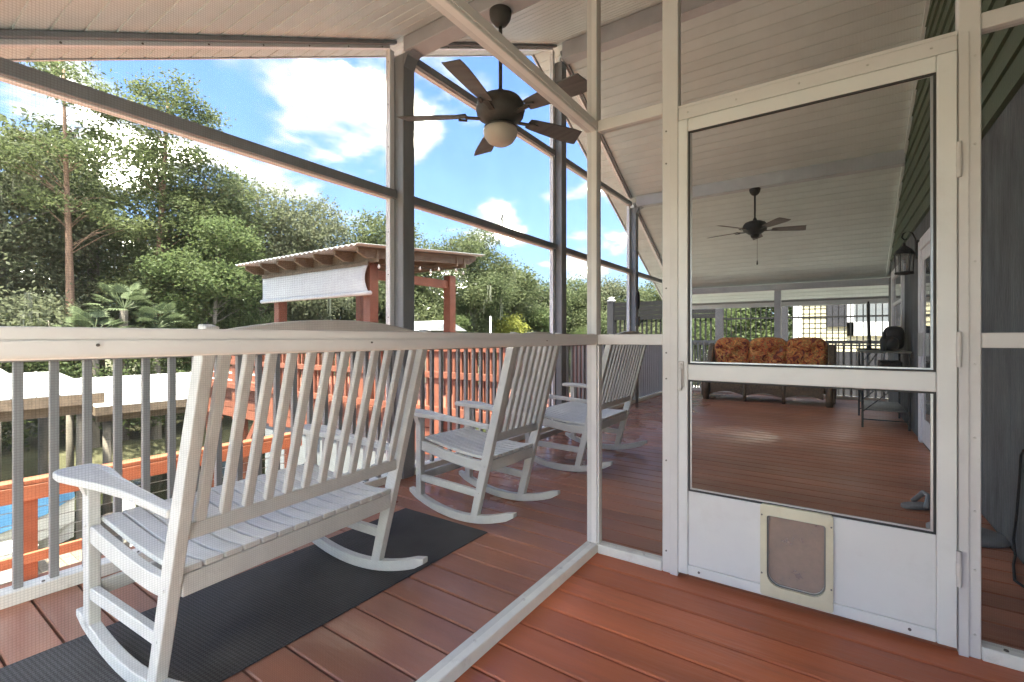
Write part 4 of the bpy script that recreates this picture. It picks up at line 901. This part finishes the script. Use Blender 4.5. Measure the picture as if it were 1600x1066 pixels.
# boat under the first roof
bt = thing('boat', (-12.6, -.2, -3.1), 'white boat under a blue canvas cover in the nearest boathouse', 'boat')
hull = []; sec = [(-3.6, 1.0, -2.35), (-2.0, 1.15, -2.38), (0, 1.15, -2.36), (1.5, .95, -2.28), (2.5, .5, -2.16), (3.0, .06, -2.05)]
vs = []; fs = []
for y, w, z in sec:
    yy = y - .2
    vs += [(-12.6 - w, yy, z), (-12.6 - w * .85, yy, z - .5), (-12.6 - w * .2, yy, z - .85), (-12.6 + w * .2, yy, z - .85), (-12.6 + w * .85, yy, z - .5), (-12.6 + w, yy, z)]
for i in range(5):
    for j in range(5): a = i * 6 + j; fs.append((a, a + 1, a + 7, a + 6))
fs.append((0, 1, 2, 3, 4, 5))
MB().add(vs, fs).build('hull', 'hull', bt, smooth=False)
vs = []; fs = []
for y, w, z in sec:
    yy = y - .2; hh = .55 if w > .3 else .12
    for k in range(9):
        u = -1 + k / 4; vs.append((-12.6 + (w + .03) * u, yy, z - .03 + hh * (1 - abs(u) ** 1.6)))
for i in range(5):
    for j in range(8): a = i * 9 + j; fs.append((a, a + 1, a + 10, a + 9))
fs.append(tuple(range(9)))
cv = MB().add(vs, fs).build('cover', 'bluecover', bt, smooth=True)
MB().box(-12.9, -12.3, -4.2, -3.85, -2.9, -2.0).build('motor', 'black', bt, bevel=.05)
# walkway along the near side with a white chair and dock box
wk = thing('dock_walkway', (-9.6, 2.5, -2.4), None, None, kind='structure')
o = MB().box(-10.6, -8.6, -6.0, -5.865, -2.43, -2.40).build('dock_board', 'graywood', wk); rep(o, [(0, .142 * i, 0) for i in range(1, 105)])
MB().box(-10.55, -8.65, -5.9, 8.8, -2.6, -2.44).build('dock_frame', 'graywood', wk)
for y in np.arange(-5, 9, 2.6): MB().tube([(-10.45, y, -3.7), (-10.45, y, -2.0)], .1, 8).build('piling', 'graywood', wk)
ch = thing('plastic_chair', (-9.7, 2.6, -2.4), 'white plastic chair on the dock below the orange railing', 'chair')
def cb(m_, n_): return m_.build(n_, 'hull', ch, bevel=.01)
cb(MB().box(-9.95, -9.45, 2.35, 2.85, -2.02, -1.98), 'seat')
cb(MB().box(-9.95, -9.45, 2.82, 2.87, -1.97, -1.5), 'backrest')
for x in (-9.92, -9.48):
    for y in (2.38, 2.82): cb(MB().box(x - .025, x + .025, y - .025, y + .025, -2.399, -2.025), 'leg')
bx2 = MB().box(-10.2, -9.7, 1.3, 1.75, -2.399, -2.0).box(-10.22, -9.68, 1.28, 1.77, -1.999, -1.95).build('dock_box', 'hull', bevel=.02); tag(bx2, 'white lidded dock box beside the blue-covered boat', 'dock box')
tk = MB().box(-10.2, -9.6, 4.4, 5.2, -2.399, -1.9).build('cooler', 'tin', bevel=.04); tag(tk, 'pale cooler on the dock under the red terrace', 'cooler')

# ------------------------------------------------------------------ far side: black fence, yellow house
fn = thing('metal_fence', (-.7, 13.0, -2.7), 'tall black picket fence with gray posts beyond the far end of the porch', 'fence')
p = MB().box(-2.30, -2.278, 12.99, 13.012, -2.4, 2.05).build('picket', 'fenceblack', fn); rep(p, [(.112 * i, 0, 0) for i in range(1, 62)])
for x in (-5.40, -2.45, -1.02, 1.6, 4.4):
    MB().box(x - .09, x + .09, 12.9, 13.08, -2.7, 2.16).build('post', 'fencegray', fn)
for z in (-2.2, .9, 1.55, 2.05): MB().box(-2.36, 4.5, 12.975, 12.988, z, z + .04).build('fence_rail', 'fenceblack', fn)
p = MB().box(-5.28, -5.24, 12.98, 13.02, -2.4, 1.62).build('picket', 'fenceblack', fn); rep(p, [(.13 * i, 0, 0) for i in range(1, 22)])
for i in range(4): MB().box(-5.30, -2.55, 12.95, 12.975, 1.60 + .13 * i, 1.722 + .13 * i).build('fence_board', 'fenceblack', fn)
MB().box(-5.30, -2.55, 12.94, 12.97, .9, .98).build('fence_rail', 'fenceblack', fn)
for i in range(5): MB().box(-2.34, 4.4, 13.02, 13.045, -.9 + .34 * i, -.58 + .34 * i).build('lower_board', 'fencegray', fn)
MB().lathe([(.13, 0), (.13, .03), (.08, .04), (.08, .08), (.12, .09), (.02, .12)], (-5.40, 12.99, 2.161), 4).build('post_cap_light', 'trimwhite', fn)
yh = thing('neighbour_house', (2.0, 20, -2.7), 'pale yellow lap-sided neighbouring house with a shuttered window, beyond the fence', 'house')
MB().box(-1.0, 9, 17.05, 24, -2.7, 3.4).build('wall', 'yellowsiding', yh)
for i in range(40):
    z = -2.6 + .148 * i
    MB().add([(-1.02, 17.02, z), (9, 17.02, z), (9, 17.045, z + .146), (-1.02, 17.045, z + .146), (-1.02, 17.05, z), (9, 17.05, z)], [(0, 1, 2, 3), (0, 4, 5, 1)]).build('siding_board', 'yellowsiding', yh)
MB().box(-1.08, -.86, 17.0, 17.06, -2.7, 3.4).build('corner_trim', 'trimwhite', yh)
MB().prism([(16.5, 3.38), (20.5, 5.2), (24.5, 3.38)], YZ, -1.5, 9.4).build('roof', 'roofing', yh)
sh1 = MB().box(-.22, .28, 16.97, 17.02, 1.42, 2.75).build('shutter', 'fencegray', yh)
wy = MB().box(.29, .45, 16.96, 17.02, 1.15, 2.75).box(1.62, 1.75, 16.96, 17.02, 1.15, 2.75).box(.29, 1.75, 16.96, 17.02, 1.15, 1.55).box(.29, 1.75, 16.96, 17.02, 2.65, 2.75).build('window', 'trimwhite', yh)
MB().box(.45, 1.62, 16.99, 17.015, 1.55, 2.65).build('pane', 'glass', wy)
# far buildings
wh = thing('white_house', (-16.5, 52, -2.2), 'small white house far off between the fence post and trees', 'house')
MB().box(-18.5, -11.5, 50, 56, -2.2, 2.2).build('wall', 'whitehouse', wh)
MB().prism([(-19.3, 2.15), (-15, 4.2), (-10.8, 2.15)], XZ, 49.5, 56.5).build('roof', 'tin', wh)
for x in (-17.8, -16.4, -15.0, -13.6): MB().box(x, x + .9, 49.95, 50.02, .3, 1.6).build('window', 'glass', wh)
gd = thing('metal_roof_shed', (-19, 26, -2.2), 'low shed with a white metal roof seen beyond the pergola posts', 'shed')
MB().box(-18.9, -16.9, 17.2, 19.4, -2.2, 1.5).build('wall', 'graywood', gd)
MB().prism([(16.9, 1.45), (18.3, 2.0), (19.7, 1.45)], YZ, -19.3, -16.5).build('roof', 'tin', gd)
ms = thing('flag_mast', (-15.5, 22.2, -2.2), 'thin white mast standing beside the yellow-green bush', 'mast')
MB().tube([(-14.6, 19.3, -2.2), (-14.6, 19.3, 2.2)], [.07, .05], 8).build('pole', 'trimwhite', ms)
MB().tube([(-14.6, 19.3, -2.2), (-14.6, 19.3, 1.15)], [.3, .25], 10).build('base', 'hull', ms)

# ------------------------------------------------------------------ trees
def quads(cent, size, aspect=1.7, droop=0.0, curl=0.0):
    n = len(cent)
    a = rng.normal(size=(n, 3)); a[:, 2] = a[:, 2] * .6 - droop; a /= np.linalg.norm(a, axis=1)[:, None]
    b_ = rng.normal(size=(n, 3)); b_ -= (b_ * a).sum(1)[:, None] * a; b_ /= np.linalg.norm(b_, axis=1)[:, None]
    s = size * rng.uniform(.6, 1.35, n)
    a *= (s * aspect / 2)[:, None]; b_ *= (s / 2)[:, None]
    v = np.stack([cent - a, cent + b_ * .9, cent + a, cent - b_ * .9], 1).reshape(-1, 3)
    return v
def quadmesh(name, v, m, parent):
    off = WO[parent.name]; v = v - np.array(off)
    n = len(v) // 4; me = bpy.data.meshes.new(name)
    me.vertices.add(len(v)); me.vertices.foreach_set('co', v.astype(np.float32).ravel())
    me.loops.add(len(v)); me.loops.foreach_set('vertex_index', np.arange(len(v), dtype=np.int32))
    me.polygons.add(n); me.polygons.foreach_set('loop_start', np.arange(0, 4 * n, 4, dtype=np.int32)); me.polygons.foreach_set('loop_total', np.full(n, 4, dtype=np.int32))
    me.update(calc_edges=True); me.materials.append(MATS[m])
    o = bpy.data.objects.new(name, me); col.objects.link(o); o.parent = parent; return o
def clumps(blobs, ncl, per, sig, flat=.6):
    """leaf centres: clumps scattered near the surface of each blob"""
    out = []; tips = []
    tot = sum(bl[3] * bl[4] * bl[5] for bl in blobs) if False else sum((bl[3] * bl[4]) for bl in blobs)
    for (x, y, z, rx, ry, rz_) in [bl[:6] for bl in blobs]:
        k = max(2, int(ncl * (rx * ry) / tot))
        d = rng.normal(size=(k, 3)); d /= np.linalg.norm(d, axis=1)[:, None]
        r = rng.uniform(.45, 1.0, k) ** .6
        c = np.array([x, y, z]) + d * r[:, None] * np.array([rx, ry, rz_])
        tips.append(c)
        q = c[:, None, :] + rng.normal(size=(k, per, 3)) * np.array([sig, sig, sig * flat])
        out.append(q.reshape(-1, 3))
    return np.concatenate(out), np.concatenate(tips)
def tree(name, label, x, y, ground, top, blobs, leaf, ncl=260, per=34, sig=.34, size=.13, bark='bark', r0=.22, moss=0, group='trees on the far bank', cat='tree', nb=14, lean=0.0, droop=0.1, aspect=1.8):
    """blobs: (dx,dy,z,rx,ry,rz) relative to the trunk"""
    t = thing(name, (x, y, ground), label, cat, group)
    bl = [(x + b_[0], y + b_[1], b_[2], b_[3], b_[4], b_[5]) for b_ in blobs]
    pts = []; n = 7
    for i in range(n + 1):
        f = i / n; pts.append((x + lean * f + .12 * math.sin(f * 5 + x), y + .12 * math.cos(f * 4 + y) - .12, ground - .1 + (top * .93 - ground) * f))
    tr = MB().tube(pts, [r0 * (1.15 - .95 * i / n) for i in range(n + 1)], 9)
    cen, tips = clumps(bl, int(ncl * 1.15), int(per * 2.0), sig)
    P = np.array(pts)
    for k in rng.choice(len(tips), min(nb * 2, len(tips)), replace=False):
        q = tips[k]; zt = q[2] - .35 * math.hypot(q[0] - x, q[1] - y) - .2
        zt = min(max(zt, ground + .25 * (top - ground)), top * .9)
        f = (zt - ground) / (top * .93 - ground); i = min(n - 1, max(0, int(f * n))); a = Vector(P[i]).lerp(Vector(P[i + 1]), f * n - i)
        mid = a.lerp(Vector(q), .5) + Vector((0, 0, .15)); r = r0 * (.16 if 'pine' in leaf else .28) * (1 - .5 * f)
        tr.tube([a, mid, q], [r, r * .6, r * .2], 5, cap=False)
    tr.build('trunk', bark, t, smooth=True)
    quadmesh('crown', quads(cen, size * .62, aspect, droop), leaf, t)
    moss = moss // 3
    if moss:
        k = rng.choice(len(tips), moss); c = tips[k] + rng.normal(size=(moss, 3)) * .25; L = rng.uniform(.4, 1.3, moss)
        vs_ = []
        for j in range(4):
            a = rng.normal(size=(moss, 2)) * .09
            w = rng.normal(size=(moss, 2)); w /= np.linalg.norm(w, axis=1)[:, None]; w *= .035
            p0 = c + np.c_[a, np.zeros(moss)]; 
            u = np.c_[w, np.zeros(moss)]; dn = np.c_[a * .5, -L * rng.uniform(.6, 1, moss)]
            vs_.append(np.stack([p0 - u, p0 + u, p0 + dn + u * .3, p0 + dn - u * .3], 1).reshape(-1, 3))
        quadmesh('spanish_moss', np.concatenate(vs_), 'moss', t)
    return t
def rb(n, spread, z0, z1, r):
    out = []
    for i in range(n):
        f = (i + .5) / n; a = rng.uniform(0, 6.28); d = spread * rng.uniform(.2, 1) * (1 - .5 * f)
        out.append((d * math.cos(a), d * math.sin(a), z0 + (z1 - z0) * f, r * rng.uniform(.7, 1.2), r * rng.uniform(.7, 1.2), r * rng.uniform(.5, .8)))
    return out
G = -2.3
tree('pine_tree', 'tall thin pine with a bare reddish trunk and sparse crown at the far left', -22.8, 5.0, G, 11.6, [(b[0], b[1], b[2], b[3] * 1.2, b[4] * 1.2, b[5] * .45) for b in rb(11, 2.6, 4.9, 11.6, .9)], 'leaf_pine', 95, 46, .26, .11, r0=.16, nb=24, aspect=2.4)
tree('pine_tree', 'second tall pine, fuller and darker, right of the bare-trunked pine', -22.6, 7.9, G, 11.6, [(b[0], b[1], b[2], b[3] * 1.15, b[4] * 1.15, b[5] * .7) for b in rb(13, 1.7, 2.6, 11.4, 1.05)], 'leaf_pine', 190, 46, .30, .11, r0=.2, nb=20, aspect=2.4)
tree('oak_tree', 'gray-green moss-hung oak at the left edge of the view', -25.4, 3.6, G, 8.8, rb(10, 3.2, 1.2, 8.0, 1.9), 'leaf_gray', 420, 40, .4, .15, 'barkgray', .35, 300)
tree('oak_tree', 'broad oak behind the bare-trunked pine', -27.5, 7.0, G, 10.0, rb(11, 3.4, .8, 9.0, 2.0), 'leaf_oak', 420, 40, .42, .16, 'barkgray', .35, 220)
tree('oak_tree', 'full green tree right of the second pine', -23.6, 9.8, G, 8.9, rb(12, 2.8, .3, 7.8, 1.8), 'leaf_oak', 440, 42, .4, .14, 'barkgray', .3, 160)
tree('oak_tree', 'gray-green oak behind the left end of the pergola roof', -23.4, 12.2, G, 8.8, rb(11, 2.8, .4, 7.9, 1.8), 'leaf_gray', 440, 40, .42, .15, 'barkgray', .3, 260)
tree('oak_tree', 'moss-hung oak directly above the pergola roof', -24.2, 15.4, G, 8.6, rb(11, 3.0, .4, 7.6, 1.9), 'leaf_gray', 440, 40, .42, .16, 'barkgray', .3, 260)
tree('oak_tree', 'rounded oak left of the tall gray post', -23.6, 18.6, G, 8.4, rb(11, 3.0, .4, 7.9, 1.9), 'leaf_oak', 400, 40, .45, .17, 'barkgray', .3, 160)
tree('oak_tree', 'lower oak right behind the tall gray post', -25.0, 22.5, G, 7.5, rb(10, 3.2, .4, 6.8, 2.0), 'leaf_oak', 380, 40, .45, .18, 'barkgray', .3, 120)
tree('oak_tree', 'dark spreading oak right of the pergola with an airy top', -19.2, 23.4, G, 8.1, rb(13, 2.7, .2, 7.6, 1.55), 'leaf_oak', 420, 42, .38, .15, 'barkgray', .32, 160, nb=18)
tree('oak_tree', 'darker round tree next to the spreading oak', -20.4, 29.0, G, 6.4, rb(10, 2.6, -.4, 5.6, 1.8), 'leaf_oak', 330, 38, .45, .19, 'barkgray', .3, 60)
tree('oak_tree', 'distant dark tree on the skyline left of the second gray post', -21.5, 35.5, G, 5.9, rb(10, 3.2, -.6, 5.0, 2.0), 'leaf_oak', 320, 38, .5, .22, 'barkgray', .3)
tree('oak_tree', 'distant tree behind the white house, left of the fence post', -19.5, 46, G, 7.2, rb(11, 4.2, -.4, 6.0, 2.4), 'leaf_gray', 330, 38, .6, .26, 'barkgray', .3)
tree('oak_tree', 'distant tree above the black fence boards', -14.5, 47, G, 6.6, rb(11, 4.0, -.4, 5.6, 2.4), 'leaf_oak', 330, 38, .6, .26, 'barkgray', .3)
tree('oak_tree', 'distant dark tree between the second gray post and the corner post', -21.0, 41, G, 6.4, rb(10, 3.8, -.4, 5.6, 2.2), 'leaf_oak', 330, 38, .55, .24, 'barkgray', .3)
tree('oak_tree', 'bright tree seen through the far railing opening', -3.6, 23.5, -2.7, 5.0, rb(11, 2.8, -1.0, 4.2, 1.8), 'leaf_bright', 330, 40, .4, .16, 'barkgray', .25, group='trees beyond the porch')
tree('maple_tree', 'bright green small tree on the bank in front of the oaks', -20.6, 8.9, -2.5, 6.0, rb(15, 2.3, -1.4, 5.4, 1.05), 'leaf_bright', 330, 40, .28, .13, 'barkgray', .12, group='trees on the far bank')
tree('willow_bush', 'rounded yellow-green bush right of the pergola post', -18.2, 25.6, -2.4, 2.7, rb(7, .9, -1.2, 2.0, 1.05), 'leaf_yellow', 150, 50, .28, .14, 'barkgray', .1, cat='bush')
tree('bright_bush', 'bright green low bush beyond the yellow-green one', -18.6, 31, -2.4, 3.4, rb(8, 1.6, -1.2, 2.6, 1.2), 'leaf_bright', 160, 44, .35, .17, 'barkgray', .1, cat='bush')
for lab, x, y, tp, lf in (('low green bush on the bank at the far left', -21.0, 3.0, 1.2, 'leaf_bright'), ('dark bush on the bank below the moss-hung oak', -21.5, 4.3, 1.9, 'leaf_oak'),
                          ('leafy bush right of the fan palms on the bank', -20.6, 7.3, 1.5, 'leaf_bright'), ('dark bush behind the left pergola post', -21.0, 11.2, 2.1, 'leaf_oak'),
                          ('gray-green bush under the pergola shade', -20.5, 13.6, 1.8, 'leaf_gray'), ('bush between the pergola posts', -20.5, 16.4, 1.9, 'leaf_oak'),
                          ('pale green bush just right of the tall gray post', -19.5, 19.0, 2.0, 'leaf_yellow'), ('green bush behind the metal-roofed shed', -19.0, 21.0, 2.6, 'leaf_bright'),
                          ('dark bush beside the white house', -18.0, 38.0, 2.2, 'leaf_bright'), ('bush on the bank behind the boathouse pilings', -20.3, 1.0, .6, 'leaf_oak'),
                          ('bush behind the second boathouse', -20.4, 5.4, .3, 'leaf_bright'), ('dark shrub behind the fence pickets', -6.0, 17.5, 1.5, 'leaf_oak')):
    tree('shrub', lab, x, y, -2.5, tp, rb(6, 1.1, -1.7, tp - .5, .95), lf, 110, 40, .26, .12, 'barkgray', .06, group='shrubs along the bank', cat='shrub', nb=6)
# fan palms
def palm(label, x, y, h):
    t = thing('fan_palm', (x, y, -2.5), label, 'palm', 'fan palms on the bank')
    MB().tube([(x, y, -2.6), (x, y, h - .5)], [.16, .12], 8).build('trunk', 'barkgray', t)
    for k in range(34):
        a = rng.uniform(0, 6.28); el = rng.uniform(-.3, 1.2); L = rng.uniform(.4, .85)
        d = Vector((math.cos(a) * math.cos(el), math.sin(a) * math.cos(el), math.sin(el))); c = Vector((x, y, h - .5)) + d * L
        sd = d.cross(Vector((0, 0, 1))).normalized(); up = sd.cross(d)
        m_ = MB().tube([(x, y, h - .5), c], .012, 4)
        for j in range(13):
            th = -1.35 + 2.7 * j / 12; r = .46 * (1 - .2 * abs(th) / 1.35)
            dd = (d * math.cos(th) + sd * math.sin(th)); w = sd * math.cos(th) - d * math.sin(th)
            tip = c + dd * r - Vector((0, 0, .12 * r)); mm = c + dd * r * .55 + up * .03
            m_.add([c, mm - w * .035, tip, mm + w * .035], [(0, 1, 2, 3)])
        m_.build('frond', 'leaf_palm', t)
palm('left of three gray-green fan palms on the bank', -20.2, 5.0, 1.7)
palm('middle and tallest of three gray-green fan palms on the bank', -20.6, 5.9, 2.6)
palm('right of three gray-green fan palms on the bank', -20.1, 6.7, 1.9)
# far wood: reads as one mass
fw = thing('far_wood', (-38, 20, -2.2), 'dense far-off wood behind the bank trees', 'wood', kind='stuff')
N_ = 1300; yy = rng.uniform(-25, 85, N_); xx = -34 - rng.uniform(0, 6, N_) - np.maximum(0, yy - 40) * .0
hh = 8.6 + 1.5 * np.sin(yy * .5) + 1.2 * np.sin(yy * .23 + 1) + np.clip(12 - yy, 0, 12) * .2 + np.clip(15 - yy, 0, 4) * .55; zt = -2 + rng.uniform(0, 1, N_) ** .8 * hh
cc = np.stack([xx, yy, zt], 1)[:, None, :] + rng.normal(size=(N_, 34, 3)) * np.array([.9, .9, .6])
N2 = 500; x2 = rng.uniform(-36, 30, N2); y2 = 70 + rng.uniform(0, 8, N2); z2 = -2 + rng.uniform(0, 1, N2) ** .8 * (7.0 + 1.4 * np.sin(x2 * .4))
c2 = np.stack([x2, y2, z2], 1)[:, None, :] + rng.normal(size=(N2, 34, 3)) * np.array([1.1, 1.1, .7])
q1 = quads(cc.reshape(-1, 3), .34, 1.6, .1); q2 = quads(c2.reshape(-1, 3), .42, 1.6, .1)
o = quadmesh('foliage', np.concatenate([q1, q2]), 'leaf_oak', fw); o['kind'] = 'stuff'
